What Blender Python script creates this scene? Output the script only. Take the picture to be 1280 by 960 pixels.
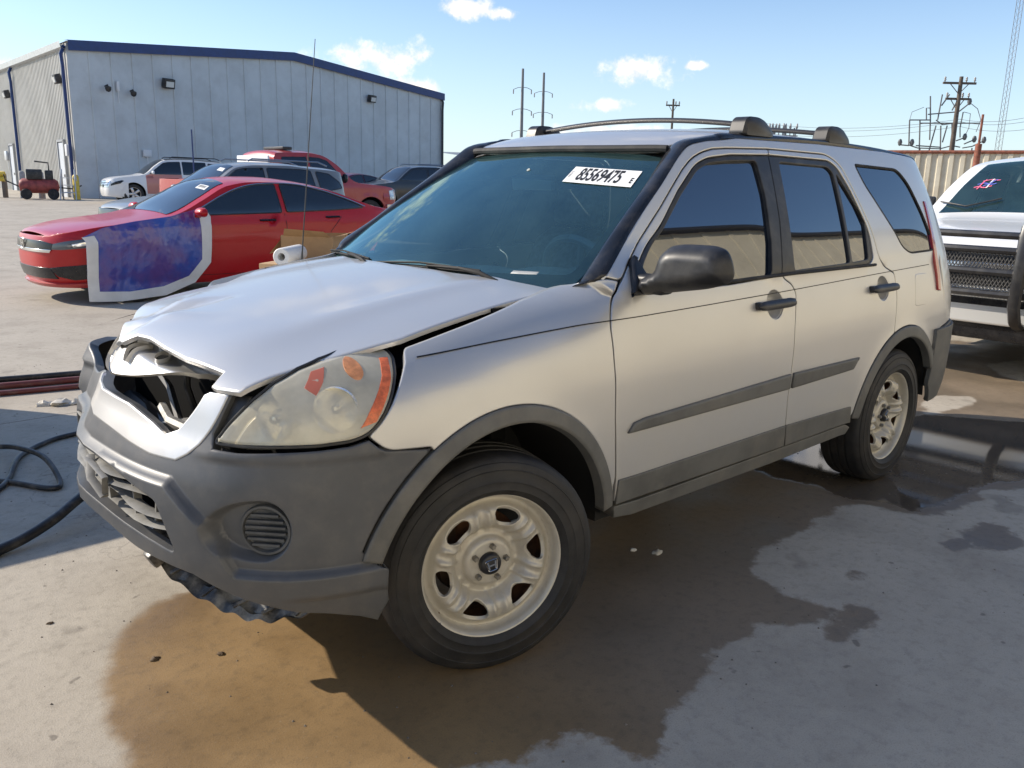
import bpy, bmesh, math, random
import numpy as np
from mathutils import Vector, Matrix
from mathutils.geometry import delaunay_2d_cdt
from math import radians as R, pi, sin, cos, hypot

random.seed(7)
rng = np.random.default_rng(7)
for o in list(bpy.data.objects):
    bpy.data.objects.remove(o)
SC = bpy.context.scene
COL = SC.collection

# ------------------------------------------------------------------ camera
YAW, PITCH, ROLL = -2.3299, 0.2320, 0.0237
FWD = Vector((cos(YAW), sin(YAW), 0))
RGT = Vector((sin(YAW), -cos(YAW), 0))
CAMP = Vector((1.5802, 2.549, 1.4235))
cam = bpy.data.cameras.new('camera')
cam.sensor_width = 36.0
cam.lens = 1066.7 / 1280 * 36
cam.clip_start = 0.05
cam.clip_end = 3000
camo = bpy.data.objects.new('camera', cam)
COL.objects.link(camo)
_f = FWD * cos(PITCH) - Vector((0, 0, 1)) * sin(PITCH)
_u = Vector((0, 0, 1)) * cos(PITCH) + FWD * sin(PITCH)
_r = RGT * cos(ROLL) + _u * sin(ROLL)
_u2 = _u * cos(ROLL) - RGT * sin(ROLL)
m = Matrix.Identity(4)
for i in range(3):
    m[i][0] = _r[i]; m[i][1] = _u2[i]; m[i][2] = -_f[i]; m[i][3] = CAMP[i]
camo.matrix_world = m
SC.camera = camo

# ------------------------------------------------------------------ light
SUN_EL = R(31.5)
SUN_H = Vector((0.55, -0.83, 0)).normalized()
SUN_D = (SUN_H * cos(SUN_EL) + Vector((0, 0, sin(SUN_EL)))).normalized()
SUN_STRENGTH, SKY_STRENGTH = 4.2, 0.12
SC.view_settings.view_transform = 'Standard'
SC.view_settings.look = 'None'
SC.view_settings.exposure = 0.5
SC.view_settings.gamma = 1
sl = bpy.data.lights.new('sun', 'SUN')
sl.energy = SUN_STRENGTH
sl.angle = R(0.5)
sl.color = (1.0, 0.90, 0.76)
so = bpy.data.objects.new('sun', sl)
COL.objects.link(so)
so.location = (20, -30, 30)
so.rotation_euler = (-SUN_D).to_track_quat('-Z', 'Y').to_euler()

def N(nt, typ, **kw):
    n = nt.nodes.new(typ)
    for k, v in kw.items():
        if k in n.inputs.keys():
            n.inputs[k].default_value = v
        else:
            setattr(n, k, v)
    return n

def mth(nt, op, a, b=None, clamp=False):
    n = nt.nodes.new('ShaderNodeMath'); n.operation = op; n.use_clamp = clamp
    for i, x in enumerate((a, b)):
        if x is None: continue
        if isinstance(x, (int, float)): n.inputs[i].default_value = x
        else: nt.links.new(x, n.inputs[i])
    return n.outputs[0]

def vmth(nt, op, a, b=None):
    n = nt.nodes.new('ShaderNodeVectorMath'); n.operation = op
    for i, x in enumerate((a, b)):
        if x is None: continue
        if isinstance(x, (tuple, list, Vector)): n.inputs[i].default_value = tuple(x)
        else: nt.links.new(x, n.inputs[i])
    return n

def mixc(nt, fac, a, b, blend='MIX'):
    n = nt.nodes.new('ShaderNodeMix'); n.data_type = 'RGBA'; n.blend_type = blend
    for s, x in ((n.inputs[0], fac), (n.inputs[6], a), (n.inputs[7], b)):
        if isinstance(x, (int, float)): s.default_value = x
        elif isinstance(x, (tuple, list)): s.default_value = (*x, 1) if len(x) == 3 else x
        else: nt.links.new(x, s)
    return n.outputs[2]

def mixf(nt, fac, a, b):
    n = nt.nodes.new('ShaderNodeMix'); n.data_type = 'FLOAT'
    for s, x in ((n.inputs[0], fac), (n.inputs[2], a), (n.inputs[3], b)):
        if isinstance(x, (int, float)): s.default_value = x
        else: nt.links.new(x, s)
    return n.outputs[0]

def sstep(nt, v, a, b):
    n = nt.nodes.new('ShaderNodeMapRange'); n.interpolation_type = 'SMOOTHSTEP'
    nt.links.new(v, n.inputs[0]); n.inputs[1].default_value = a; n.inputs[2].default_value = b
    return n.outputs[0]

def noise(nt, vec, scale, detail=4, rough=.55, out=0):
    n = nt.nodes.new('ShaderNodeTexNoise')
    n.inputs['Scale'].default_value = scale; n.inputs['Detail'].default_value = detail
    n.inputs['Roughness'].default_value = rough
    if vec is not None: nt.links.new(vec, n.inputs['Vector'])
    return n.outputs[out]

# world: Nishita sky with a few fair-weather cumulus
def px_dir(px, py):
    return (_r * ((px - 640) / 1066.7) + _u2 * ((480 - py) / 1066.7) + _f).normalized()
world = bpy.data.worlds.new('World')
SC.world = world
world.use_nodes = True
wt = world.node_tree
wt.nodes.clear()
sky = wt.nodes.new('ShaderNodeTexSky')
sky.sky_type = 'NISHITA'
sky.sun_disc = False
sky.sun_elevation = SUN_EL
sky.sun_rotation = math.atan2(SUN_D.x, SUN_D.y)
sky.air_density = 1.0; sky.dust_density = 0.6; sky.ozone_density = 1.6
tc = wt.nodes.new('ShaderNodeTexCoord')
D_ = vmth(wt, 'NORMALIZE', tc.outputs['Generated']).outputs[0]
nz = noise(wt, D_, 22, 6, .62)
nz2 = noise(wt, D_, 60, 5, .6)
cl = None
SPOTS = []   # (direction, half-width across, half-height) in radians
for px, py, w, h in ((470, 72, 78, 22), (523, 108, 34, 13), (797, 86, 52, 22), (757, 131, 44, 9), (583, 9, 28, 12), (632, 17, 20, 7), (866, 82, 15, 5),
                     (800, 165, 90, 10), (8, 92, 50, 16), (1150, -150, 150, 40), (300, -260, 200, 60), (900, -420, 220, 60)):
    SPOTS.append((px_dir(px, py), w / 1066.7, h / 1066.7))
for d, w, h in SPOTS:
    up = Vector((0, 0, 1)); rr = d.cross(up).normalized(); uu = rr.cross(d).normalized()
    x = mth(wt, 'DIVIDE', vmth(wt, 'DOT_PRODUCT', D_, rr).outputs['Value'], w)
    y = mth(wt, 'DIVIDE', vmth(wt, 'DOT_PRODUCT', D_, uu).outputs['Value'], h)
    dz = mth(wt, 'SUBTRACT', y, vmth(wt, 'DOT_PRODUCT', d, d).outputs['Value'] * 0 if False else 0.0)
    # centre: subtract own dot (d is perpendicular to rr and uu, so zero)
    q = mth(wt, 'ADD', mth(wt, 'MULTIPLY', x, x), mth(wt, 'MULTIPLY', y, y))
    q = mth(wt, 'SUBTRACT', 1.0, mth(wt, 'SQRT', q))
    front = mth(wt, 'GREATER_THAN', vmth(wt, 'DOT_PRODUCT', D_, d).outputs['Value'], 0.3)
    q = mth(wt, 'ADD', mth(wt, 'MULTIPLY', q, 1.0), mth(wt, 'MULTIPLY', mth(wt, 'SUBTRACT', front, 1.0), 9))
    cl = q if cl is None else mth(wt, 'MAXIMUM', cl, q)
dens = mth(wt, 'ADD', cl, mth(wt, 'MULTIPLY', mth(wt, 'SUBTRACT', nz, .5), 3.3))
dens = mth(wt, 'ADD', dens, mth(wt, 'MULTIPLY', mth(wt, 'SUBTRACT', nz2, .5), 1.1))
cm = sstep(wt, dens, .0, .95)
shade = sstep(wt, nz2, .3, .7)
ccol = mixc(wt, shade, (6.2, 5.9, 5.9), (8.2, 7.7, 7.1))
sep = wt.nodes.new('ShaderNodeSeparateXYZ'); wt.links.new(D_, sep.inputs[0])
haze = sstep(wt, sep.outputs[2], .30, -.02)
skyb = mixc(wt, 1.0, sky.outputs[0], (.80, .93, 1.09), 'MULTIPLY')
skyc = mixc(wt, mth(wt, 'MULTIPLY', haze, .40), skyb, (6.3, 7.2, 7.9))
out = mixc(wt, mth(wt, 'MULTIPLY', cm, .95), skyc, ccol)
bg = wt.nodes.new('ShaderNodeBackground')
bg.inputs[1].default_value = SKY_STRENGTH
wt.links.new(out, bg.inputs[0])
wo = wt.nodes.new('ShaderNodeOutputWorld')
wt.links.new(bg.outputs[0], wo.inputs[0])

# ------------------------------------------------------------------ materials
MATS = {}
def mat(name, base=(.5, .5, .5), rough=.5, metal=0, spec=.5, coat=0, coatr=.05, nscale=None, namt=.1, bump=0, bscale=200, dirt=None, ior=None, emit=None):
    """principled material with object-space mottling, optional dust and bump"""
    if name in MATS: return MATS[name]
    M = bpy.data.materials.new(name); M.use_nodes = True; nt = M.node_tree
    b = nt.nodes['Principled BSDF']
    b.inputs['Roughness'].default_value = rough; b.inputs['Metallic'].default_value = metal
    b.inputs['Specular IOR Level'].default_value = spec
    b.inputs['Coat Weight'].default_value = coat; b.inputs['Coat Roughness'].default_value = coatr
    if ior: b.inputs['IOR'].default_value = ior
    b.inputs['Base Color'].default_value = (*base, 1)
    if emit: b.inputs['Emission Color'].default_value = (*emit[0], 1); b.inputs['Emission Strength'].default_value = emit[1]
    tcn = nt.nodes.new('ShaderNodeTexCoord'); v = tcn.outputs['Object']
    c = None
    if nscale:
        f = noise(nt, v, nscale, 5, .6)
        lo = tuple(x * (1 - namt) for x in base); hi = tuple(min(1, x * (1 + namt)) for x in base)
        c = mixc(nt, sstep(nt, f, .3, .7), lo, hi)
        rr = mixf(nt, f, max(0, rough - .06), min(1, rough + .08)); nt.links.new(rr, b.inputs['Roughness'])
    if dirt:
        dcol, amt, sc = dirt
        f = sstep(nt, noise(nt, v, sc, 7, .65), .42, .72)
        f = mth(nt, 'MULTIPLY', f, amt)
        c = mixc(nt, f, c if c is not None else base, dcol)
    if c is not None: nt.links.new(c, b.inputs['Base Color'])
    if bump:
        bn = nt.nodes.new('ShaderNodeBump'); bn.inputs['Strength'].default_value = bump; bn.inputs['Distance'].default_value = .002
        nt.links.new(noise(nt, v, bscale, 4, .6), bn.inputs['Height']); nt.links.new(bn.outputs[0], b.inputs['Normal'])
    MATS[name] = M
    return M

def glassmat(name, tint, dust=.05, ior=1.5, rough=.01, dustcol=(.5, .5, .48), rmin=0.0, gcol=(1, 1, 1)):  # dust: diffuse layer; on the windscreen it carries painted sky sheen
    if name in MATS: return MATS[name]
    M = bpy.data.materials.new(name); M.use_nodes = True; nt = M.node_tree; nt.nodes.clear()
    tr = N(nt, 'ShaderNodeBsdfTransparent'); tr.inputs[0].default_value = (*tint, 1)
    gl = N(nt, 'ShaderNodeBsdfGlossy'); gl.inputs['Roughness'].default_value = rough; gl.inputs[0].default_value = (*gcol, 1)
    fr = N(nt, 'ShaderNodeFresnel'); fr.inputs[0].default_value = ior
    df = N(nt, 'ShaderNodeBsdfDiffuse'); df.inputs[0].default_value = (*dustcol, 1)
    tcn = nt.nodes.new('ShaderNodeTexCoord')
    nf = noise(nt, tcn.outputs['Object'], 4, 6, .6)
    m0 = N(nt, 'ShaderNodeMixShader'); m0.inputs[0].default_value = dust
    nt.links.new(mth(nt, 'MULTIPLY', nf, dust * 2), m0.inputs[0])
    nt.links.new(tr.outputs[0], m0.inputs[1]); nt.links.new(df.outputs[0], m0.inputs[2])
    m1 = N(nt, 'ShaderNodeMixShader')
    f = mth(nt, 'ADD', fr.outputs[0], rmin, True)
    nt.links.new(f, m1.inputs[0]); nt.links.new(m0.outputs[0], m1.inputs[1]); nt.links.new(gl.outputs[0], m1.inputs[2])
    o = N(nt, 'ShaderNodeOutputMaterial'); nt.links.new(m1.outputs[0], o.inputs[0])
    MATS[name] = M
    return M

def paint(name, base, metal=0.0, rough=.35, coat=.8, dust=.25, dustcol=(.5, .46, .39), spec=.5):
    """car paint: base, clear coat, road dust that thickens low on the body"""
    if name in MATS: return MATS[name]
    M = bpy.data.materials.new(name); M.use_nodes = True; nt = M.node_tree
    b = nt.nodes['Principled BSDF']
    tcn = nt.nodes.new('ShaderNodeTexCoord'); v = tcn.outputs['Object']
    f = noise(nt, v, 3.0, 7, .62)
    sp = nt.nodes.new('ShaderNodeSeparateXYZ'); nt.links.new(v, sp.inputs[0])
    low = sstep(nt, sp.outputs[2], 1.0, .25)
    d = mth(nt, 'MULTIPLY', mth(nt, 'ADD', mth(nt, 'MULTIPLY', low, .7), .3), sstep(nt, f, .3, .75))
    d = mth(nt, 'MULTIPLY', d, dust)
    fl = noise(nt, v, 900, 2, .5)
    c = mixc(nt, fl, tuple(x * .9 for x in base), tuple(min(1, x * 1.08) for x in base))
    nt.links.new(mixc(nt, d, c, dustcol), b.inputs['Base Color'])
    nt.links.new(mixf(nt, d, metal, 0.0), b.inputs['Metallic'])
    nt.links.new(mixf(nt, d, rough, .75), b.inputs['Roughness'])
    b.inputs['Specular IOR Level'].default_value = spec
    nt.links.new(mixf(nt, d, coat, coat * .4), b.inputs['Coat Weight'])
    nt.links.new(mixf(nt, f, .04, .16), b.inputs['Coat Roughness'])
    MATS[name] = M
    return M

SILVER = paint('silver_paint', (.61, .60, .58), .58, .38, .6, .30)
GREYPL = mat('grey_plastic', (.084, .087, .092), .42, nscale=5, namt=.10, bump=.12, bscale=500, dirt=((.18, .165, .145), .25, 14))
CLAD = mat('clad_plastic', (.110, .110, .104), .55, nscale=6, namt=.2, bump=.1, bscale=400, dirt=((.22, .20, .165), .4, 5))
BLACKPL = mat('black_plastic', (.018, .018, .02), .42, nscale=14, namt=.25, dirt=((.16, .15, .13), .25, 9))
TRIM = mat('black_trim', (.012, .013, .016), .22, dirt=((.12, .11, .1), .2, 11))
RUBBER = mat('rubber', (.016, .016, .017), .75, dirt=((.10, .09, .075), .5, 9))
TYRE = mat('tyre_rubber', (.016, .016, .017), .62, nscale=30, namt=.3, bump=.25, bscale=160, dirt=((.075, .062, .048), .28, 7))
STEEL = mat('beige_steel', (.53, .50, .43), .42, .3, nscale=14, namt=.03, dirt=((.26, .19, .12), .22, 30))
DARK = mat('dark_void', (.006, .006, .006), .9, spec=.1)  # near-black: shade of the bonnet gap and engine bay put into the colour
INNER = mat('inner_black', (.012, .012, .012), .8)
CHROME = mat('chrome', (.75, .74, .72), .12, 1.0)
DULLM = mat('dull_metal', (.36, .35, .33), .5, .7, nscale=20, namt=.3)
SIDEGL = mat('side_glass', (.005, .008, .016), .015, spec=.5, ior=2.4)
WSGL = glassmat('windscreen_glass', (.68, .90, .88), .05, 1.55, .012, (.32, .62, .64), rmin=.05, gcol=(.62, .96, .98))  # teal diffuse layer paints the sky's sheen onto the glass
LENS = glassmat('lamp_lens', (.97, .95, .87), .42, 1.42, .06, (.98, .93, .77))
WHITE = mat('white_sticker', (.82, .82, .80), .5)
INK = mat('black_ink', (.01, .01, .01), .6)

# ------------------------------------------------------------------ mesh builder
class MB:
    def __init__(s): s.v = []; s.f = []; s.mi = []; s.sm = []; s.nrm = {}
    def add(s, vs, fs, smooth=True, mi=0, nrm=None):
        k = len(s.v); s.v += [tuple(p) for p in vs]
        s.f += [tuple(i + k for i in f) for f in fs]
        s.mi += [mi] * len(fs); s.sm += [smooth] * len(fs)
        if nrm is not None:
            for i, n in enumerate(nrm):
                if n is not None: s.nrm[k + i] = n
    def box(s, c, d, rot=None, smooth=False, mi=0, bev=0):
        x, y, z = (q / 2 for q in d)
        if bev > 0:
            b = min(bev, x * .49, y * .49, z * .49) if min(x, y, z) > 0 else 0
            bmm = bmesh.new(); bmesh.ops.create_cube(bmm, size=1)
            for v in bmm.verts: v.co = Vector((v.co.x * 2 * x, v.co.y * 2 * y, v.co.z * 2 * z))
            bmesh.ops.bevel(bmm, geom=bmm.edges[:], offset=b, segments=2, affect='EDGES', profile=.5)
            bmm.verts.index_update()
            P = [v.co.copy() for v in bmm.verts]; F = [[v.index for v in f.verts] for f in bmm.faces]; bmm.free()
        else:
            P = [Vector((i, j, k)) for i in (-x, x) for j in (-y, y) for k in (-z, z)]
            F = [(0, 1, 3, 2), (4, 6, 7, 5), (0, 4, 5, 1), (2, 3, 7, 6), (0, 2, 6, 4), (1, 5, 7, 3)]
        if rot is not None: P = [rot @ p for p in P]
        s.add([p + Vector(c) for p in P], F, smooth, mi)
    def tube(s, pts, r, n=8, cap=True, mi=0, ry=None):
        pts = [Vector(p) for p in pts]; K = len(pts)
        rs = r if isinstance(r, (list, tuple)) else [r] * K
        V = []; F = []; prev = None
        for i, p in enumerate(pts):
            t = (pts[min(i + 1, K - 1)] - pts[max(i - 1, 0)])
            if t.length < 1e-9: t = Vector((0, 0, 1))
            t.normalize()
            if prev is None:
                a = t.orthogonal().normalized()
                if abs(t.z) < .95: a = t.cross(Vector((0, 0, 1))).normalized()
            else:
                a = prev - t * prev.dot(t)
                a = a.normalized() if a.length > 1e-6 else t.orthogonal().normalized()
            prev = a; b = t.cross(a)
            for j in range(n):
                th = 2 * pi * j / n
                V.append(p + a * rs[i] * cos(th) + b * (rs[i] if ry is None else ry) * sin(th))
        for i in range(K - 1):
            for j in range(n):
                F.append((i * n + j, i * n + (j + 1) % n, (i + 1) * n + (j + 1) % n, (i + 1) * n + j))
        s.add(V, F, True, mi)
        if cap:
            k = len(s.v) - len(V)
            s.f.append(tuple(k + j for j in range(n))[::-1]); s.f.append(tuple(k + (K - 1) * n + j for j in range(n)))
            s.mi += [mi, mi]; s.sm += [False, False]
    def lathe(s, prof, n=48, M=None, mi=0, closed=False):
        """prof: (radius, axial) pairs, turned about local +Z"""
        V = []; F = []; K = len(prof)
        for j in range(n):
            th = 2 * pi * j / n
            for r_, z_ in prof:
                p = Vector((r_ * cos(th), r_ * sin(th), z_)); V.append(M @ p if M else p)
        for j in range(n):
            j2 = (j + 1) % n
            for i in range(K if closed else K - 1):
                i2 = (i + 1) % K
                F.append((j * K + i, j2 * K + i, j2 * K + i2, j * K + i2))
        s.add(V, F, True, mi)
    def grid(s, fn, nu, nv, mi=0, smooth=True, wrap=False):
        V = [fn(i / nu, j / nv) for j in range(nv + 1) for i in range(nu + 1)]
        F = [(j * (nu + 1) + i, j * (nu + 1) + i + 1, (j + 1) * (nu + 1) + i + 1, (j + 1) * (nu + 1) + i) for j in range(nv) for i in range(nu)]
        s.add(V, F, smooth, mi)
    def prism(s, poly, d, axis='y', c=0.0, M=None, mi=0, bev=0):
        """extrude a 2D polygon by thickness d (centred at c) along an axis"""
        n = len(poly); V = []
        for q in (c - d / 2, c + d / 2):
            for a, b in poly:
                p = Vector((a, q, b)) if axis == 'y' else (Vector((q, a, b)) if axis == 'x' else Vector((a, b, q)))
                V.append(M @ p if M else p)
        F = [tuple(range(n)), tuple(range(2 * n - 1, n - 1, -1))] + [(i, i + n, (i + 1) % n + n, (i + 1) % n) for i in range(n)]
        s.add(V, F, False, mi)
    def obj(s, name, mats, parent=None, angle=40, mirror=False, fixn=True):
        me = bpy.data.meshes.new(name)
        V = s.v; F = s.f
        if mirror:
            V = [(x, -y, z) for x, y, z in V]; F = [f[::-1] for f in F]
        me.from_pydata(V, [], F)
        if not isinstance(mats, (list, tuple)): mats = [mats]
        for q in mats: me.materials.append(q)
        me.polygons.foreach_set('material_index', s.mi); me.polygons.foreach_set('use_smooth', s.sm)
        me.update()
        if fixn and not s.nrm:
            bmm = bmesh.new(); bmm.from_mesh(me); bmesh.ops.recalc_face_normals(bmm, faces=bmm.faces[:]); bmm.to_mesh(me); bmm.free()
        if s.nrm:
            nn = [(0, 0, 0)] * len(V)
            for k, q in s.nrm.items(): nn[k] = (q[0], -q[1], q[2]) if mirror else tuple(q)
            me.normals_split_custom_set_from_vertices(nn)
        else:
            me.set_sharp_from_angle(angle=R(angle))
        o = bpy.data.objects.new(name, me); COL.objects.link(o)
        if parent is not None: o.parent = parent
        return o

def tag(o, label=None, cat=None, group=None, kind=None):
    if label: o['label'] = label
    if cat: o['category'] = cat
    if group: o['group'] = group
    if kind: o['kind'] = kind
    return o

def empty(name, loc, rz=0, label=None, cat=None, group=None):
    o = bpy.data.objects.new(name, None); COL.objects.link(o)
    o.empty_display_size = .2
    o.location = loc; o.rotation_euler = (0, 0, rz)
    return tag(o, label, cat, group)

# ------------------------------------------------------------------ curve and panel helpers
def pchip(xs, ys):
    xs = np.asarray(xs, float); ys = np.asarray(ys, float)
    h = np.diff(xs); dl = np.diff(ys) / h; mm = np.zeros(len(xs))
    for i in range(1, len(xs) - 1):
        if dl[i - 1] * dl[i] > 0:
            w1 = 2 * h[i] + h[i - 1]; w2 = h[i] + 2 * h[i - 1]; mm[i] = (w1 + w2) / (w1 / dl[i - 1] + w2 / dl[i])
    mm[0] = dl[0]; mm[-1] = dl[-1]
    xs = xs.tolist(); ys = ys.tolist(); h = h.tolist(); mm = mm.tolist()
    import bisect
    def f(x):
        x = min(max(x, xs[0]), xs[-1]); i = min(bisect.bisect_right(xs, x) - 1, len(h) - 1)
        t = (x - xs[i]) / h[i]
        return (2 * t**3 - 3 * t * t + 1) * ys[i] + (t**3 - 2 * t * t + t) * h[i] * mm[i] + (3 * t * t - 2 * t**3) * ys[i + 1] + (t**3 - t * t) * h[i] * mm[i + 1]
    return f
def ss(a, b, x):
    t = min(max((x - a) / (b - a), 0), 1); return t * t * (3 - 2 * t)
def softmin(a, b, k):
    h = max(k - abs(a - b), 0) / k; return min(a, b) - h * h * k * .25
def arc(cx, cz, r_, a0, a1, n=24):
    return [(cx + r_ * cos(R(a0 + (a1 - a0) * i / n)), cz + r_ * sin(R(a0 + (a1 - a0) * i / n))) for i in range(n + 1)]
def rnd(poly, r_=.03, n=5, skip=()):
    """round the corners of a closed polygon"""
    K = len(poly); out = []
    for i in range(K):
        a = Vector(poly[i - 1]); b = Vector(poly[i]); c = Vector(poly[(i + 1) % K])
        d1 = a - b; d2 = c - b
        if d1.length < 1e-6 or d2.length < 1e-6: continue
        ang = d1.angle(d2)
        if i in skip or ang > R(172): out.append(tuple(b)); continue
        q = min(r_ if ang > R(115) else min(r_, max(.012, r_ * .3)) if r_ >= .05 else r_, d1.length * .45, d2.length * .45)
        p0 = b + d1.normalized() * q; p2 = b + d2.normalized() * q
        for j in range(n + 1):
            t = j / n; out.append(tuple(p0 * (1 - t)**2 + b * 2 * t * (1 - t) + p2 * t * t))
    return out
def area2(P):
    P = np.asarray(P); return .5 * float(np.sum(P[:, 0] * np.roll(P[:, 1], -1) - np.roll(P[:, 0], -1) * P[:, 1]))
def resamp(P, h):
    out = []
    K = len(P)
    for i in range(K):
        a = np.array(P[i], float); b = np.array(P[(i + 1) % K], float); L = float(np.hypot(*(b - a)))
        if L < 1e-5: continue
        n = max(1, int(math.ceil(L / h)))
        for j in range(n): out.append(a + (b - a) * j / n)
    return np.array(out)
def inset(P, d):
    """offset a CCW loop inwards"""
    if abs(d) < 1e-9: return P.copy()
    a = np.roll(P, 1, 0); c = np.roll(P, -1, 0)
    e1 = P - a; e2 = c - P
    e1 /= np.maximum(np.linalg.norm(e1, axis=1, keepdims=True), 1e-9); e2 /= np.maximum(np.linalg.norm(e2, axis=1, keepdims=True), 1e-9)
    n1 = np.stack([-e1[:, 1], e1[:, 0]], 1); n2 = np.stack([-e2[:, 1], e2[:, 0]], 1)
    n_ = n1 + n2; L = np.linalg.norm(n_, axis=1, keepdims=True); n_ = n_ / np.maximum(L, 1e-6)
    k = 1 / np.maximum((n_ * n1).sum(1, keepdims=True), .5)
    return P + n_ * k * d
def inpoly(Q, P):
    Q = np.asarray(Q); x, y = Q[:, 0], Q[:, 1]; c = np.zeros(len(Q), bool); K = len(P)
    for i in range(K):
        x1, y1 = P[i]; x2, y2 = P[(i + 1) % K]
        if y1 == y2: continue
        hit = ((y1 > y) != (y2 > y)) & (x < (x2 - x1) * (y - y1) / (y2 - y1) + x1)
        c ^= hit
    return c
def pdist(Q, P):
    Q = np.asarray(Q); best = np.full(len(Q), 1e9); K = len(P)
    for i in range(K):
        a = np.asarray(P[i]); b = np.asarray(P[(i + 1) % K]); e = b - a; L = max(float(e @ e), 1e-12)
        t = np.clip(((Q - a) @ e) / L, 0, 1)
        d = np.hypot(*(Q - (a + t[:, None] * e)).T)
        best = np.minimum(best, d)
    return best
def sdf(Q, P):
    d = pdist(Q, P); return np.where(inpoly(Q, P), d, -d)

def panel(mb, f, outer, holes=(), h=.04, thick=.02, off=0.0, bev=.0025, gap=.0025, mi=0, sgn=1, flange=True, hgap=None, extra=None):
    """mesh the 2D region `outer` minus `holes` and map it onto the surface f(u,v); the rim is rolled under"""
    loops = []
    for k, P in enumerate([outer, *holes]):
        P = resamp(P, h * .8)
        if area2(P) < 0: P = P[::-1]
        if k == 0: L0 = inset(P, gap); L1 = inset(P, gap + bev * 1.6)
        else:
            g = gap if hgap is None else hgap
            L0 = inset(P, -g); L1 = inset(P, -g - bev * 1.6)
        loops.append((L0, L1))
    A = loops[0][1]
    lo = A.min(0); hi = A.max(0)
    gx = np.arange(math.floor(lo[0] / h) * h, hi[0] + h, h); gy = np.arange(math.floor(lo[1] / h) * h, hi[1] + h, h)
    Q = np.array([(x, y) for x in gx for y in gy]) if len(gx) * len(gy) else np.zeros((0, 2))
    keep = inpoly(Q, A) & (pdist(Q, A) > h * .35)
    for L0, L1 in loops[1:]:
        keep &= ~inpoly(Q, L1); keep &= pdist(Q, L1) > h * .35
    Q = Q[keep]
    if extra is not None:
        E_ = np.asarray(extra, float); k_ = inpoly(E_, A) & (pdist(E_, A) > .005)
        for L0, L1 in loops[1:]: k_ &= ~inpoly(E_, L1); k_ &= pdist(E_, L1) > .005
        E_ = E_[k_]
        dmin = np.array([np.min(np.hypot(*(E_ - q).T)) for q in Q]) if len(E_) else np.full(len(Q), 9.)
        Q = np.concatenate([Q[dmin > h * .5], E_])
    pts = []; edges = []
    for L0, L1 in loops:
        k = len(pts); n = len(L1); pts += [tuple(p) for p in L1]; edges += [(k + i, k + (i + 1) % n) for i in range(n)]
    nb = len(pts)
    pts += [tuple(p) for p in Q]
    vo, eo, fo, ov, oe, of = delaunay_2d_cdt([Vector(p) for p in pts], edges, [], 0, 1e-6)
    VO = np.array([tuple(p) for p in vo])
    T = [tuple(q) for q in fo]
    C = np.array([VO[list(t)].mean(0) for t in T])
    ok = inpoly(C, A)
    for L0, L1 in loops[1:]: ok &= ~inpoly(C, L1)
    T = [t for t, k in zip(T, ok) if k]
    e = 1e-3
    def PN(u, v):
        p = Vector(f(u, v)); a = Vector(f(u + e, v)) - Vector(f(u - e, v)); b = Vector(f(u, v + e)) - Vector(f(u, v - e))
        n = a.cross(b) * sgn
        n = n.normalized() if n.length > 1e-12 else Vector((0, 0, 1))
        return p, n
    V = []; NR = []
    for u, v in VO:
        p, n = PN(u, v); V.append(p + n * off); NR.append(n)
    def orient(t):
        a, b, c = (V[i] for i in t)
        return t if (b - a).cross(c - a).dot(NR[t[0]] + NR[t[1]] + NR[t[2]]) >= 0 else t[::-1]
    F = [orient(t) for t in T]
    for k, (L0, L1) in enumerate(loops):
        n = len(L0); base1 = len(V); 
        r1 = []
        for p in L1:
            q, nn = PN(*p); V.append(q + nn * off); NR.append(nn)
        out = []
        for i, p in enumerate(L0):
            q, nn = PN(*p); q1 = V[base1 + i]; o_ = q + nn * off - q1
            o_ = o_ - nn * o_.dot(nn); o_ = o_.normalized() if o_.length > 1e-9 else nn
            V.append(q + nn * (off - bev)); NR.append((nn + o_).normalized()); out.append((o_, nn))
        for i in range(n):
            j = (i + 1) % n
            F.append(orient4((base1 + i, base1 + j, base1 + n + j, base1 + n + i), V, NR))
        if flange:
            b2 = len(V)
            for i, p in enumerate(L0):
                o_, nn = out[i]; V.append(V[base1 + n + i]); NR.append(o_)
            for i, p in enumerate(L0):
                o_, nn = out[i]; V.append(V[base1 + n + i] - nn * thick); NR.append(o_)
            for i in range(n):
                j = (i + 1) % n
                F.append(orient4((b2 + i, b2 + j, b2 + n + j, b2 + n + i), V, NR))
    mb.add(V, F, True, mi, NR)
def orient4(q, V, NR):
    a, b, c, d = (V[i] for i in q)
    n = (c - a).cross(d - b)
    return q if n.dot(NR[q[0]] + NR[q[2]]) >= 0 else q[::-1]
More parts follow.
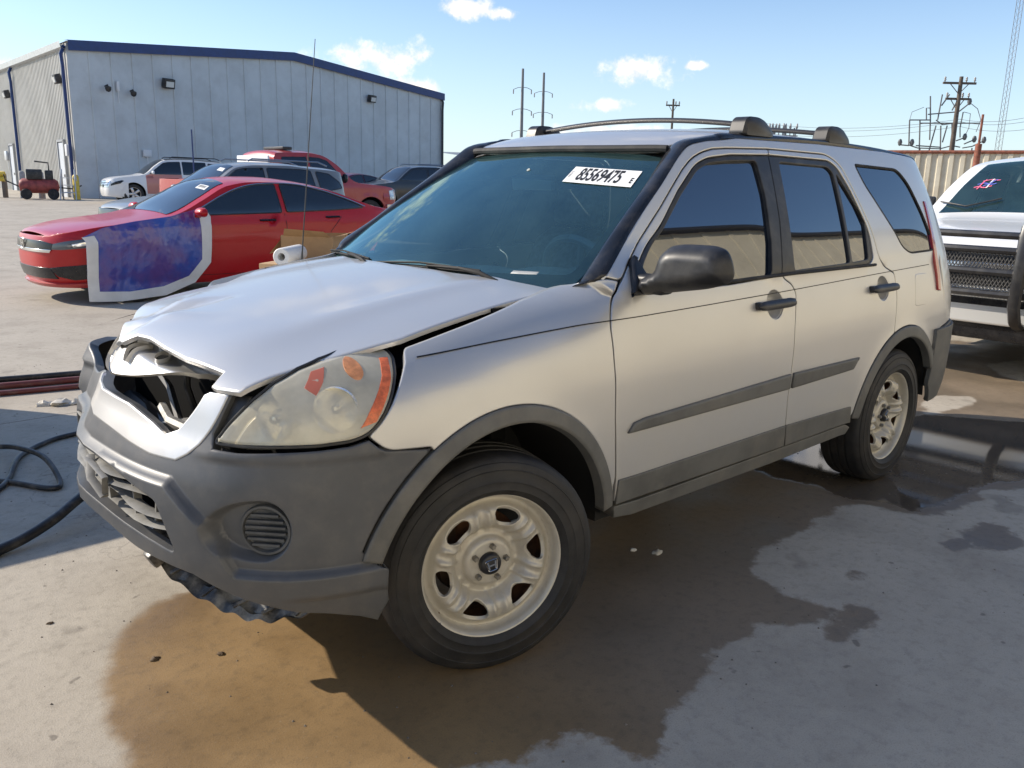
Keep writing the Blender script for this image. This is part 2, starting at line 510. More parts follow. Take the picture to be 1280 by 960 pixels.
# ================================================================== ground
def rise(x, y):
    """the yard climbs gently away from the photographer"""
    D = (Vector((x, y, 0)) - Vector((CAMP.x, CAMP.y, 0))).dot(FWD)
    return .0105 * min(max(0, D - 11), 50)
def make_ground():
    def axis(lo, hi, st, far):
        a = list(np.arange(lo, hi + 1e-6, st)); s = st; x = a[-1]; b = []
        while x < far: s *= 1.25; x += s; b.append(x)
        s = st; x = a[0]; c = []
        while x > -far: s *= 1.25; x -= s; c.append(x)
        return np.array(c[::-1] + a + b)
    X = axis(-7.0, 2.4, .06, 900); Y = axis(-4.5, 2.6, .06, 900)
    V = np.array([(x, y, 0) for y in Y for x in X]); nx = len(X)
    V[:, 2] = [rise(x, y) for x, y, _ in V]
    F = [(j * nx + i, j * nx + i + 1, (j + 1) * nx + i + 1, (j + 1) * nx + i) for j in range(len(Y) - 1) for i in range(nx - 1)]
    me = bpy.data.meshes.new('concrete_yard'); me.from_pydata(V.tolist(), [], F)
    WET = [(0.27,1.2),(0.18,1.19),(0.08,1.23),(0.03,1.33),(-0.0,1.43),(-0.11,1.4),(-0.13,1.35),(-0.28,1.33),(-0.44,1.31),(-0.56,1.22),(-0.72,1.28),(-0.81,1.26),(-0.97,1.36),(-1.05,1.41),(-1.13,1.35),(-1.09,1.22),(-1.15,1.02),(-1.37,0.89),(-1.69,0.96),(-1.88,0.88),(-2.14,0.94),(-2.23,1.05),(-2.23,1.17),(-2.38,1.26),(-2.7,1.3),(-2.87,1.26),(-3.06,1.39),(-3.37,1.79),(-4.66,1.84),(-6.83,1.1),(-7.65,0.06),(-7.28,-0.58),(-5.07,-0.24),(-3.83,-0.24),(-2.07,-0.25),(-0.77,-0.11),(0.18,-0.27),(0.46,-0.21),(0.61,-0.2),(0.72,-0.13),(0.84,0.02),(0.92,0.2),(0.97,0.38),(1.0,0.63),(0.9,1.0),(0.42,1.13)]
    WATER = [(-2.3,0.29),(-2.86,0.28),(-3.5,0.26),(-4.15,0.49),(-4.45,0.98),(-4.35,1.59),(-3.44,1.71),(-3.19,1.35),(-2.95,1.24),(-2.51,1.21),(-2.3,1.15),(-2.3,1.01),(-2.22,0.9),(-2.28,0.69),(-2.19,0.52)]
    DRY = [[(-4.4,0.34),(-4.76,0.34),(-4.93,0.47),(-4.79,0.6),(-4.53,0.58),(-4.3,0.54),(-4.11,0.51)], [(-6.3,0.12),(-6.8,0.28),(-5.77,0.64),(-5.88,0.38)]]
    SP = [[(-2.19,1.38),(-2.44,1.41),(-2.4,1.55),(-2.29,1.63),(-2.11,1.58),(-2.14,1.44)]]
    for cx, cy, r_ in ((-1.44,1.28,.05),(-.99,1.45,.04),(-1.12,1.43,.06),(-2.07,1.44,.05),(.63,.64,.04)):
        SP.append([(cx + 1.5 * r_ * cos(t), cy + r_ * sin(t)) for t in np.linspace(0, 2 * pi, 12)[:-1]])
    Q = V[:, :2]
    near = (np.abs(Q[:, 0] + 2.5) < 8) & (np.abs(Q[:, 1]) < 6)
    def att(name, polys):
        d = np.full(len(Q), -3.0)
        for P in polys:
            dd = np.full(len(Q), -3.0); dd[near] = np.clip(sdf(Q[near], P), -3, 3); d = np.maximum(d, dd)
        a = me.attributes.new(name, 'FLOAT', 'POINT'); a.data.foreach_set('value', d.astype(np.float32))
    att('wet', [WET] + SP); att('pool', [WATER]); att('dry', DRY)
    M = bpy.data.materials.new('stained_concrete'); M.use_nodes = True; nt = M.node_tree; b = nt.nodes['Principled BSDF']
    g = nt.nodes.new('ShaderNodeNewGeometry'); p = g.outputs['Position']
    def A(n):
        q = nt.nodes.new('ShaderNodeAttribute'); q.attribute_name = n; return q.outputs['Fac']
    big = noise(nt, p, .35, 5, .6); mid = noise(nt, p, 2.2, 6, .62); fine = noise(nt, p, 24, 6, .7); grit = noise(nt, p, 220, 3, .6)
    speck = noise(nt, p, 90, 2, .5)
    c = mixc(nt, sstep(nt, big, .3, .7), (.42, .37, .30), (.49, .44, .36))
    c = mixc(nt, mth(nt, 'MULTIPLY', sstep(nt, mid, .42, .72), .55), c, (.29, .25, .20))
    c = mixc(nt, mth(nt, 'MULTIPLY', sstep(nt, fine, .46, .72), .45), c, (.25, .22, .18))
    c = mixc(nt, mth(nt, 'MULTIPLY', sstep(nt, grit, .50, .75), .55), c, (.20, .185, .16))
    c = mixc(nt, mth(nt, 'MULTIPLY', sstep(nt, noise(nt, p, 330, 2, .5), .60, .78), .45), c, (.62, .58, .50))
    c = mixc(nt, mth(nt, 'MULTIPLY', sstep(nt, speck, .70, .78), .5), c, (.10, .09, .08))
    c = mixc(nt, mth(nt, 'MULTIPLY', sstep(nt, noise(nt, p, 3.1, 3, .5), .64, .72), .38), c, (.15, .13, .105))
    c = mixc(nt, mth(nt, 'MULTIPLY', sstep(nt, noise(nt, p, 13, 2, .5), .70, .75), .55), c, (.10, .085, .07))
    # slab joints and tyre-scuff streaks
    sp = nt.nodes.new('ShaderNodeSeparateXYZ'); nt.links.new(p, sp.inputs[0])
    def line(sock, off, period, w):
        q = mth(nt, 'ADD', sock, off); q = mth(nt, 'ADD', q, mth(nt, 'MULTIPLY', mth(nt, 'SUBTRACT', mid, .5), .03))
        q = mth(nt, 'ABSOLUTE', mth(nt, 'SUBTRACT', mth(nt, 'FRACT', mth(nt, 'DIVIDE', q, period)), .5))
        return sstep(nt, q, .5 - w / period * .4, .5 - w / period * .1) if False else mth(nt, 'LESS_THAN', mth(nt, 'MULTIPLY', mth(nt, 'SUBTRACT', .5, q), period), w)
    jt = line(sp.outputs[1], 2.9, 9.2, .006)
    c = mixc(nt, mth(nt, 'MULTIPLY', jt, .7), c, (.12, .105, .09))
    vr = nt.nodes.new('ShaderNodeTexVoronoi'); vr.feature = 'DISTANCE_TO_EDGE'; vr.inputs['Scale'].default_value = .16
    wv = nt.nodes.new('ShaderNodeVectorMath'); wv.operation = 'MULTIPLY_ADD'; nt.links.new(noise(nt, p, 1.2, 5, .6, 1), wv.inputs[0]); wv.inputs[1].default_value = (1.6, 1.6, 0); nt.links.new(p, wv.inputs[2])
    nt.links.new(wv.outputs[0], vr.inputs['Vector'])
    crk = mth(nt, 'MULTIPLY', mth(nt, 'LESS_THAN', vr.outputs[0], .0011), sstep(nt, big, .5, .6))
    c = mixc(nt, mth(nt, 'MULTIPLY', crk, .28), c, (.12, .10, .085))
    # wet and muddy areas: signed distance roughened by noise
    n1 = noise(nt, p, 4.5, 8, .68); n2 = noise(nt, p, 1.3, 4, .6)
    def edge(name, amp, soft, sh=0.0):
        d = mth(nt, 'ADD', A(name), mth(nt, 'MULTIPLY', mth(nt, 'SUBTRACT', n1, .5 - sh), amp))
        return d, sstep(nt, d, -soft, soft)
    _, w1 = edge('wet', .24, .016); _, w2 = edge('wet', .12, .03)
    wet = mixf(nt, sstep(nt, sp.outputs[0], .40, .62), w1, w2)
    dd, dry = edge('dry', .20, .02)
    wet = mth(nt, 'MULTIPLY', wet, mth(nt, 'SUBTRACT', 1.0, dry))
    wx = sstep(nt, sp.outputs[0], .35, -.5)                      # mud is thickest and driest at the front puddle
    mud = mixc(nt, sstep(nt, n2, .35, .65), (.29, .185, .080), (.215, .140, .068))
    deep = mixc(nt, sstep(nt, n2, .35, .65), (.245, .187, .128), (.190, .150, .108))
    wc = mixc(nt, wx, mud, deep)
    wc = mixc(nt, mth(nt, 'MULTIPLY', sstep(nt, fine, .45, .72), .28), wc, (.05, .04, .03))
    wc = mixc(nt, mth(nt, 'MULTIPLY', sstep(nt, speck, .66, .76), .35), wc, (.30, .25, .18))
    wc = mixc(nt, mth(nt, 'MULTIPLY', sstep(nt, grit, .50, .75), .40), wc, (.07, .055, .04))
    c = mixc(nt, wet, c, wc)
    dp, pool = edge('pool', .22, .03)
    c = mixc(nt, mth(nt, 'MULTIPLY', pool, .5), c, (.035, .032, .03))
    nt.links.new(c, b.inputs['Base Color'])
    rdry = mixf(nt, fine, .72, .92)
    rwet = mixf(nt, sstep(nt, n2, .35, .62), .66, .36)
    rg = mixf(nt, wet, rdry, rwet)
    nt.links.new(mixf(nt, pool, rg, .035), b.inputs['Roughness'])
    nt.links.new(mixf(nt, wet, .35, .5), b.inputs['Specular IOR Level'])
    bn = nt.nodes.new('ShaderNodeBump'); bn.inputs['Distance'].default_value = .006
    hgt = mth(nt, 'ADD', mth(nt, 'MULTIPLY', fine, .7), mth(nt, 'MULTIPLY', grit, .35))
    nt.links.new(hgt, bn.inputs['Height'])
    nt.links.new(mixf(nt, pool, mixf(nt, wet, .55, .30), .012), bn.inputs['Strength'])
    nt.links.new(bn.outputs[0], b.inputs['Normal'])
    me.materials.append(M)
    o = bpy.data.objects.new('ground', me); COL.objects.link(o); tag(o, kind='structure')
make_ground()

def cw(X, D, z=0):
    """a point X metres right of and D metres ahead of the photographer's standpoint"""
    p = Vector((CAMP.x, CAMP.y, 0)) + RGT * X + FWD * D; return Vector((p.x, p.y, z))
def cwg(X, D, z=0):
    p = cw(X, D); return Vector((p.x, p.y, rise(p.x, p.y) + z))
# ================================================================== the silver SUV
# local frame: x forward from the front axle, y to its left, z up
bcab = pchip([.18,.26,.36,.55,.70,.80,.90,.98,1.04,1.085,1.3,1.7],[.80,.835,.862,.880,.886,.887,.881,.870,.857,.845,.77,.60])
bfen = pchip([.18,.26,.36,.55,.70,.80,.88,.95,1.00,1.04,1.07,1.095,1.115],[.80,.835,.855,.872,.878,.877,.870,.855,.832,.80,.762,.71,.62])
nose = pchip([.18,.25,.32,.40,.50,.60,.68,.74,.80,.88,.95,1.0,1.12],[.66,.72,.78,.83,.86,.865,.855,.83,.80,.775,.75,.72,.60])
tail = pchip([.2,.3,.45,.7,.9,1.05,1.35,1.65],[-3.40,-3.47,-3.52,-3.51,-3.48,-3.45,-3.37,-3.25])
def zsh(x): return .135 * ss(-.5, .75, x)
def prof(x, z):
    a = bcab(z)
    if x < -.62: return a
    f = bfen(z + zsh(x) * ss(.6, .95, z)); t = ss(-.62, -.30, x)
    return a * (1 - t) + f * t
def plan(x, z):
    k = 1.0
    if x > -.1:
        q = min((x + .1) / (nose(z) + .1), .9999); k *= (1 - q**3.6)**(1 / 3.6)
    if x < -2.45:
        q = min((-2.45 - x) / (-2.45 - tail(z)), .9999); k *= (1 - q**6)**(1 / 6)
    return k
def bump(x, z):
    o = 0
    for cx in (0, -2.62):
        d = hypot(x - cx, z - .33); o += .016 * math.exp(-((d - .40) / .075)**2) * ss(.15, .45, z)
    return o
def Gs(x, z):
    t = z - 1.085
    return .846 - .30 * t - .16 * t * t - .015 * ss(-.9, -.1, x) - .065 * ss(-1.5, -.75, x) * ss(-.02, .16, t)
def Ws(x, z):
    a = prof(x, z) * plan(x, z) + bump(x, z)
    if z > .78 and x < -.2:
        g = Gs(x, z) * (plan(x, z) if x < -2.45 else 1)
        a2 = a if z < 1.085 else max(a, bcab(1.085) + .35 * (z - 1.085))
        c = softmin(a2, g, .03)
        if x <= -.62: return c
        t = ss(-.62, -.45, x)
        r_ = softmin(a, g, .03) * t + (1 - t) * c
        t2 = ss(-.42, -.2, x)
        return r_ * (1 - t2) + a * t2
    return a
def S_side(u, v): return (u, Ws(u, v), v)
def S_glass(u, v):
    t = v - 1.085; q = (u + 1.5) / .75
    return (u, .846 - .30 * t - .16 * t * t - .006 - .0325 * (q + math.sqrt(q * q + .02)), v)
def S_front(u, v):
    t = min(abs(u) / 1.35, 1) * pi / 2; n = 2 / 3.6
    c = max(cos(t), 0)**n; s = sin(t)**n
    return (-.1 + (nose(v) + .1) * c, math.copysign(1, u) * bfen(v + zsh(.5) * ss(.6, .95, v)) * s, v)
def u_of_x(x, z):
    return 1.35 * 2 / pi * math.acos(min(1, max(0, (x + .1) / (nose(z) + .1)))**1.8)
CHIN = np.array([(-.338,.685),(.338,.685),(.503,.593),(.597,.471),(.774,.462),(1.3,.452),(1.3,.1),(-1.3,.1),(-1.3,.452),(-.774,.462),(-.597,.471),(-.503,.593)])
def S_bump(u, v):
    x, y, z = S_front(u, v)
    q = np.array([(u, v)])
    d = .022 * ss(-.010, .010, float(sdf(q, CHIN)[0]))
    au = abs(u)
    if au > .72: d -= .012 * ss(.395, .375, v) * ss(.72, .85, au)
    # fog lamp pocket
    e = hypot((au - .69) / (.105 if au > .69 else .20), (v - .578) / .080)
    d -= .030 * ss(1.06, .80, e)
    d += .008 * ss(.745, .765, v) * ss(.35, .5, au)
    k = 1 + d / .9
    x = -.1 + (x + .1) * k; y *= k
    # the right front corner is pushed in
    x -= .125 * ss(.05, -.42, y) * ss(-.80, -.60, y)
    return (x, y, z)
hoodc = pchip([-.45,-.2,0,.2,.4,.55,.66,.73,.77],[1.13,1.112,1.09,1.062,1.030,1.0,.968,.93,.885])
def S_hood(u, v):
    z = hoodc(u) - .055 * (abs(v) / .72)**2.2 + .006 * math.exp(-((abs(v) - .45) / .06)**2) * ss(.7, .2, u)
    # damage: buckled leading edge, a diagonal crease and a dent near the right corner
    z += .016 * math.exp(-((u - .60 + .35 * (v + .1)) / .05)**2) * ss(.35, .0, abs(v + .15))
    z -= .022 * math.exp(-((u - .66) / .09)**2 - ((v + .42) / .14)**2)
    z += .010 * math.exp(-((u - .48) / .10)**2 - ((v + .30) / .2)**2)
    z += .004 * sin(9 * v + 2) * ss(.5, .7, u); z -= .03 * ss(.10, -.02, (.62 - u) * .7 - abs(v + .16)) * ss(-.02, -.1, v)
    z += .008 + .006 * ss(.2, -.4, u) * ss(.3, .7, v) - .013 * ss(.35, .62, v) * ss(.12, .50, u)
    return (u, v, z)
roofc = pchip([-3.3,-3.1,-2.8,-2.4,-2.0,-1.6,-1.35,-1.15,-1.02],[1.585,1.61,1.64,1.662,1.67,1.668,1.65,1.605,1.55])
def S_roof(u, v): return (u, v, roofc(u) - .022 * (v / .62)**2 - .03 * (abs(v) / .66)**10)
wsx = pchip([1.02,1.08,1.12,1.25,1.4,1.5,1.56,1.62],[-.15,-.23,-.285,-.49,-.765,-.955,-1.065,-1.18])
def S_wind(u, v): return (wsx(v) - .34 * u * u * (1 - .35 * ss(1.1, 1.55, v)), u, v)
def S_rear(u, v):
    t = min(abs(u) / 1.15, 1) * pi / 2; n = 2 / 6
    b = bcab(v) if v < 1.085 else min(Gs(-2.6, v), .85)
    return (-2.45 + (tail(v) + 2.45) * max(cos(t), 0)**n, math.copysign(1, u) * b * sin(t)**n, v)

CRV = empty('suv', (0, 0, 0), 0, 'silver SUV with a smashed front end, its grille and right headlight gone', 'car')

def both(name, fill, mats, parent=CRV, label=None):
    """a left part and its mirrored right twin"""
    mb = MB(); fill(mb)
    a = mb.obj(name, mats, parent); b = mb.obj(name, mats, parent, mirror=True)
    return a, b

# ---- doors
D1 = [(-0.49,0.4),(-0.488,0.487),(-0.46,0.7),(-0.45,0.89),(-0.452,1.0),(-0.478,1.06),(-0.54,1.126),(-0.685,1.216),(-0.775,1.28),(-0.868,1.348),(-1.035,1.482),(-1.097,1.523),(-1.164,1.549),(-1.229,1.563),(-1.311,1.569),(-1.599,1.578),
      (-1.595,1.554),(-1.324,1.545),(-1.184,1.529),(-1.109,1.502),(-0.986,1.41),(-0.847,1.285),(-0.628,1.147),(-0.572,1.09),(-0.596,1.084),(-1.121,1.083),(-1.49,1.095),(-1.505,1.08),(-1.555,1.055),(-1.578,1.02),(-1.55,0.9),(-1.545,0.6),(-1.575,0.385)]
AR = arc(-2.62, .33, .463, 13, 72, 16)
D2 = [(-1.575,0.385),(-1.545,0.6),(-1.55,0.9),(-1.578,1.02),(-1.555,1.055),(-1.505,1.08),(-1.49,1.095),(-2.251,1.1),(-2.294,1.13),(-2.304,1.244),(-2.218,1.42),(-2.151,1.521),(-2.087,1.549),(-1.595,1.554),(-1.599,1.578),
      (-2.068,1.575),(-2.138,1.556),(-2.191,1.523),(-2.24,1.431),(-2.33,1.247),(-2.347,1.127),(-2.4,1.085),(-2.497,1.05),(-2.505,0.95),(-2.494,0.866)] + [(x, z) for x, z in AR[::-1]] + [(-2.14,0.385)]
H1 = [(-0.572,1.09),(-0.628,1.147),(-0.847,1.285),(-0.986,1.41),(-1.109,1.502),(-1.184,1.529),(-1.324,1.545),(-1.595,1.554),(-1.55,1.299),(-1.49,1.095),(-1.121,1.083),(-0.596,1.084)]
H2 = [(-1.595,1.554),(-2.087,1.549),(-2.151,1.521),(-2.218,1.42),(-2.304,1.244),(-2.294,1.13),(-2.251,1.1),(-1.49,1.095),(-1.55,1.299)]
G1 = rnd([(-0.659,1.102),(-0.685,1.163),(-0.862,1.274),(-1.001,1.396),(-1.119,1.485),(-1.191,1.512),(-1.324,1.525),(-1.49,1.531),(-1.489,1.401),(-1.455,1.223),(-1.415,1.1),(-1.125,1.096)], .02)
G2 = rnd([(-1.664,1.531),(-2.065,1.524),(-2.104,1.501),(-2.07,1.118),(-1.593,1.108)], .02)
G3 = rnd([(-2.132,1.501),(-2.283,1.297),(-2.248,1.125),(-2.092,1.118)], .02)
QW = rnd([(-2.326,1.538),(-2.776,1.528),(-2.864,1.461),(-2.945,1.317),(-3.014,1.159),(-2.973,1.137),(-2.696,1.133),(-2.616,1.165),(-2.569,1.232),(-2.465,1.343),(-2.366,1.453)], .05)
def shell(P, **k):
    return lambda mb: panel(mb, S_side, rnd(P, .05), sgn=-1, **k)
def door(P, glasses, frame, hx, cl, mold):
    CUP = [(hx - .01 + .06 * cos(t * 2 * pi / 28), .988 + .055 * sin(t * 2 * pi / 28)) for t in range(28)]
    a = both('door', lambda mb: panel(mb, S_side, rnd(P, .05), [CUP], sgn=-1, h=.04, hgap=0), SILVER)
    both_parts = []
    for s, d in zip((0, 1), a):
        def put(name, fill, mats):
            mb = MB(); fill(mb); return mb.obj(name, mats, d, mirror=bool(s))
        put('window_frame', lambda mb: panel(mb, S_side, frame, glasses, h=.05, off=-.005, sgn=-1, hgap=.0, gap=.001), BLACKPL)
        for g in glasses: put('window', lambda mb: panel(mb, S_glass, g, h=.05, off=-.009, sgn=-1, flange=False, gap=-.006), SIDEGL)
        put('belt_seal', lambda mb: mb.tube([Vector(S_side(x, z_)) + Vector((0, .002, 0)) for x, z_ in [(frame_x0(frame) + (frame_x1(frame) - frame_x0(frame)) * i / 10, 1.087 + .010 * (i / 10 if frame is H1 else 1)) for i in range(11)]], .007, 6), RUBBER)
        put('sill_cladding', lambda mb: panel(mb, S_side, cl, h=.05, off=.008, sgn=-1), CLAD)
        put('side_moulding', lambda mb: panel(mb, S_side, mold, h=.03, off=.014, thick=.02, bev=.006, sgn=-1), CLAD)
        def handle(mb):
            # pull bar and the shallow cup behind it
            for i in range(1): pass
            xs = [hx + .135, hx + .12, hx + .06, hx - .06, hx - .12, hx - .135]
            mb.grid(lambda p, q: Vector(S_side(hx + .14 - .28 * p, .992 + .018 * cos(2 * pi * q) * (1 - abs(2 * p - 1)**6)**.5)) + Vector((0, .020 + .014 * sin(2 * pi * q) * (1 - abs(2 * p - 1)**6)**.5, 0)), 14, 10)
            for e in (.115, -.115): mb.box(Vector(S_side(hx + e, .992)) + Vector((0, .006, 0)), (.035, .03, .028), bev=.006)
        put('handle', handle, BLACKPL)
        def cup(mb):
            def fc(u, v):
                x, y, z = S_side(u, v); rr = min(1, hypot((u - hx + .01) / .06, (v - .988) / .055))
                return (x, y - .003 - .026 * (1 - rr**4), z)
            panel(mb, fc, CUP, h=.012, sgn=-1, flange=False, gap=-.001)
        put('handle_cup', cup, SILVER)
    return a
def frame_x0(f): return max(p[0] for p in f)
def frame_x1(f): return min(p[0] for p in f)
CL1 = [(-.494,.487),(-1.552,.483),(-1.572,.385),(-.49,.398)]
CL2 = [(-1.552,.483)] + [(-2.135,.468),(-2.155,.385),(-1.576,.385)]
MO1 = [(-.515,.640),(-.545,.676),(-.60,.684),(-1.535,.704),(-1.538,.637)]
MO2 = [(-1.555,.704),(-2.14,.698),(-2.09,.645),(-1.552,.637)]
door(D1, [G1], H1, -1.40, CL1, MO1)
door(D2, [G2, G3], H2, -2.352, CL2, MO2)

# ---- front fenders
FE = [(-0.485,0.49),(-0.46,0.7),(-0.45,0.89),(-0.452,1.0),(-0.478,1.06),(-0.54,1.126),(-0.502,1.135),(-0.45,1.118),(-0.399,1.113),(-0.2,1.082),(-0.023,1.047),(0.12,1.02),(0.264,0.992),(0.285,0.962),(0.318,0.925),(0.363,0.872),(0.4,0.832),(0.44,0.8),
      (0.395,0.757),(0.27,0.748)] + arc(0, .33, .484, 57, 166, 34)
mb = MB(); shell(FE, h=.035)(mb); mb.obj('fender', SILVER, CRV)
FE_R = [(x, z) for x, z in FE if x < .19]
mb = MB(); shell(FE_R, h=.035)(mb); mb.obj('fender', SILVER, CRV, mirror=True)
def gap_strip(mb):
    mb.grid(lambda p, q: Vector((-.40 + .98 * p, .60 + .125 * q + .02 * (1 - p) , hoodc(-.40 + .98 * p) - .085 - .03 * q)), 20, 3)
both('gap_shade_strip', gap_strip, DARK)  # black strip under the bonnet edge, the gap's shade put into its colour
# unpainted arch flares
FF = arc(0, .33, .486, 17, 172, 44) + arc(0, .33, .434, 172, 17, 44)
RF = arc(-2.62, .33, .463, 9, 150, 40) + arc(-2.62, .33, .406, 150, 9, 40)
def Sf(u, v):
    x, y, z = S_side(u, v); return (x, y, z)
both('arch_flare', lambda mb: panel(mb, Sf, FF, h=.025, off=.008, thick=.035, bev=.006, sgn=-1, gap=.001), CLAD)
both('arch_flare', lambda mb: panel(mb, Sf, RF, h=.025, off=.008, thick=.035, bev=.006, sgn=-1, gap=.001), CLAD)

# ---- rear quarter and the silver frame over the doors
UQ = [(-0.54,1.126),(-0.685,1.216),(-0.775,1.28),(-0.868,1.348),(-1.035,1.482),(-1.097,1.523),(-1.164,1.549),(-1.229,1.563),(-1.311,1.569),(-1.599,1.578),(-2.068,1.575),(-2.138,1.556),(-2.191,1.523),(-2.24,1.431),(-2.33,1.247),(-2.347,1.127),(-2.4,1.085),(-2.497,1.05),(-2.505,0.95),(-2.494,0.866)] \
    + arc(-2.62, .33, .463, 72, 138, 20) + [(-3.05,0.735),(-3.24,0.76),(-3.34,0.77),(-3.36,1.0),(-3.34,1.2),(-3.27,1.42),(-3.19,1.56),(-3.05,1.598),(-2.65,1.614),(-2.04,1.620),(-1.391,1.612),(-1.285,1.600),(-1.21,1.594),(-1.103,1.575),(-1.028,1.527),(-.903,1.430),(-.772,1.337),(-.656,1.249),(-.518,1.160),(-.487,1.127),(-0.502,1.135)]
body_mb = MB()
panel(body_mb, S_side, rnd(UQ, .05), [QW], h=.04, sgn=-1, hgap=0)
bm2 = MB(); bm2.__dict__ = {k: (list(v) if isinstance(v, list) else dict(v)) for k, v in body_mb.__dict__.items()}
k = len(body_mb.v)
body_mb.v += [(x, -y, z) for x, y, z in bm2.v]; body_mb.f += [tuple(i + k for i in f[::-1]) for f in bm2.f]
body_mb.mi += bm2.mi; body_mb.sm += bm2.sm; body_mb.nrm.update({i + k: Vector((q[0], -q[1], q[2])) for i, q in bm2.nrm.items()})
BODY = body_mb.obj('body', SILVER, CRV)
both('quarter_window', lambda mb: panel(mb, S_side, QW, h=.05, off=-.006, sgn=-1, flange=False, gap=.004), SIDEGL)
both('window_seal', lambda mb: mb.tube([Vector(S_side(*p)) - Vector((0, .004, 0)) for p in resamp(QW, .04)] + [Vector(S_side(*QW[0])) - Vector((0, .004, 0))], .006, 6, cap=False), RUBBER)
def fuel(mb):
    P = rnd([(-2.72,1.035),(-2.875,1.035),(-2.845,.876),(-2.70,.876)], .03)
    panel(mb, S_side, P, h=.03, off=.002, sgn=-1, thick=.006)
mb = MB(); fuel(mb); mb.obj('fuel_door', SILVER, CRV)
def pin(mb):
    P = [(.245,.969),(0,.988),(-.25,1.002),(-.485,1.011),(-1.0,1.022),(-1.549,1.034),(-2.05,1.048),(-2.495,1.060),(-2.912,1.070)]
    fz = pchip([p[0] for p in P][::-1], [p[1] for p in P][::-1])
    X = np.linspace(.245, -2.912, 130)
    V = []; F = []
    for x in X:
        for dz in (-.0016, .0016): V.append(Vector(S_side(x, fz(x) + dz)) + Vector((0, .0012, .0003)))
    F = [(2 * i, 2 * i + 1, 2 * i + 3, 2 * i + 2) for i in range(len(X) - 1)]
    mb.add(V, F)
mb = MB(); pin(mb); mb.obj('pinstripe', INK, CRV)
# ---- roof
RO = [(-1.045,0),(-1.05,.2),(-1.065,.4),(-1.085,.50),(-1.13,.545),(-1.2,.575),(-1.5,.608),(-2.0,.622),(-2.6,.622),(-3.1,.60),(-3.2,.55),(-3.25,.3),(-3.26,0)]
RO = RO + [(x, -y) for x, y in RO[-2:0:-1]]
mb = MB(); panel(mb, S_roof, RO, h=.06); mb.obj('roof', SILVER, CRV)
def spline(A, k=6):
    A = [Vector(p) for p in A]; P = []
    for i in range(len(A) - 1):
        p0 = A[max(i - 1, 0)]; p1 = A[i]; p2 = A[i + 1]; p3 = A[min(i + 2, len(A) - 1)]
        for j in range(k):
            t = j / k
            P.append(.5 * ((2 * p1) + (p2 - p0) * t + (2 * p0 - 5 * p1 + 4 * p2 - p3) * t * t + (3 * p1 - p0 - 3 * p2 + p3) * t**3))
    P.append(A[-1]); return P
def mould(mb):
    """black strip bridging the glass (then the roof) and the silver side frame"""
    Ou = [(-.445,1.113),(-.487,1.127),(-.518,1.160),(-.656,1.249),(-.772,1.337),(-.903,1.430),(-1.028,1.527),(-1.103,1.575),(-1.21,1.594),(-1.285,1.600),(-1.391,1.612),(-2.04,1.620),(-2.65,1.614),(-3.05,1.598),(-3.19,1.56)]
    O_ = spline([S_side(*p) for p in Ou])
    I_ = spline([S_wind(.70,1.090), S_wind(.71,1.115), S_wind(.70,1.15), S_wind(.672,1.24), S_wind(.64,1.33), S_wind(.60,1.425), S_wind(.545,1.52), S_roof(-1.13,.545), S_roof(-1.20,.572), S_roof(-1.28,.588), S_roof(-1.40,.60), S_roof(-2.0,.618), S_roof(-2.6,.618), S_roof(-3.07,.596), S_roof(-3.2,.55)])
    V = []; n = len(O_); Kc = 9
    for i in range(n):
        a, b = I_[i], O_[i]; t = (O_[min(i + 1, n - 1)] - O_[max(i - 1, 0)]).normalized()
        w = b - a; up = w.cross(t); up.normalize()
        if up.z < 0: up = -up
        for j in range(Kc):
            q = j / (Kc - 1)
            V.append(a + w * (-.04 + 1.05 * q) + up * (.002 + .009 * math.sin(pi * q)**.8 if 0 < j < Kc - 1 else -.004))
    F = [(i * Kc + j, i * Kc + j + 1, (i + 1) * Kc + j + 1, (i + 1) * Kc + j) for i in range(n - 1) for j in range(Kc - 1)]
    mb.add(V, F)
both('roof_moulding', mould, TRIM)
mb = MB(); mb.tube([Vector(S_roof(-1.055 - .10 * (abs(y) / .5)**3 * .3, y)) + Vector((.006, 0, -.004)) for y in np.linspace(-.545, .545, 29)], .014, 8); mb.obj('windscreen_header_trim', RUBBER, CRV)
# cross bars
def crossbar(x0, x1):
    r = MB()
    P = [(x0 + (x1 - x0) * t, -.585 + 1.17 * t, S_roof(x0, 0)[2] + .036 - .035 * (2 * t - 1)**2) for t in np.linspace(0, 1, 25)]
    r.tube(P, .017, 10, ry=.011)
    b = r.obj('crossbar', mat('bar_alloy', (.05, .05, .052), .35, .4), CRV)
    for s in (-1, 1):
        f = MB(); xx = x1 if s > 0 else x0
        zz = S_roof(xx, .58)[2]
        prof_ = [(-.165,-.012),(-.15,.012),(-.09,.048),(-.04,.060),(.03,.060),(.055,.046),(.075,-.012)]
        pp = rnd(prof_, .02)
        M_ = Matrix.Translation((xx, s * .598, zz))
        if True:
            n = len(pp); V = []; F = []
            for q, k_ in ((-.042, .8), (-.03, 1), (.03, 1), (.042, .8)):
                for a, c in pp: V.append(Vector((xx + a * k_, s * .60 + q, zz + (c + .012) * k_ - .012)))
            for q in range(3):
                for i in range(n): F.append((q * n + i, q * n + (i + 1) % n, (q + 1) * n + (i + 1) % n, (q + 1) * n + i))
            F += [tuple(range(n)), tuple(range(3 * n, 4 * n))]
            f.add(V, F, True)
        f.obj('bar_foot', BLACKPL, b)
crossbar(-1.56, -1.52)
crossbar(-2.22, -2.19)

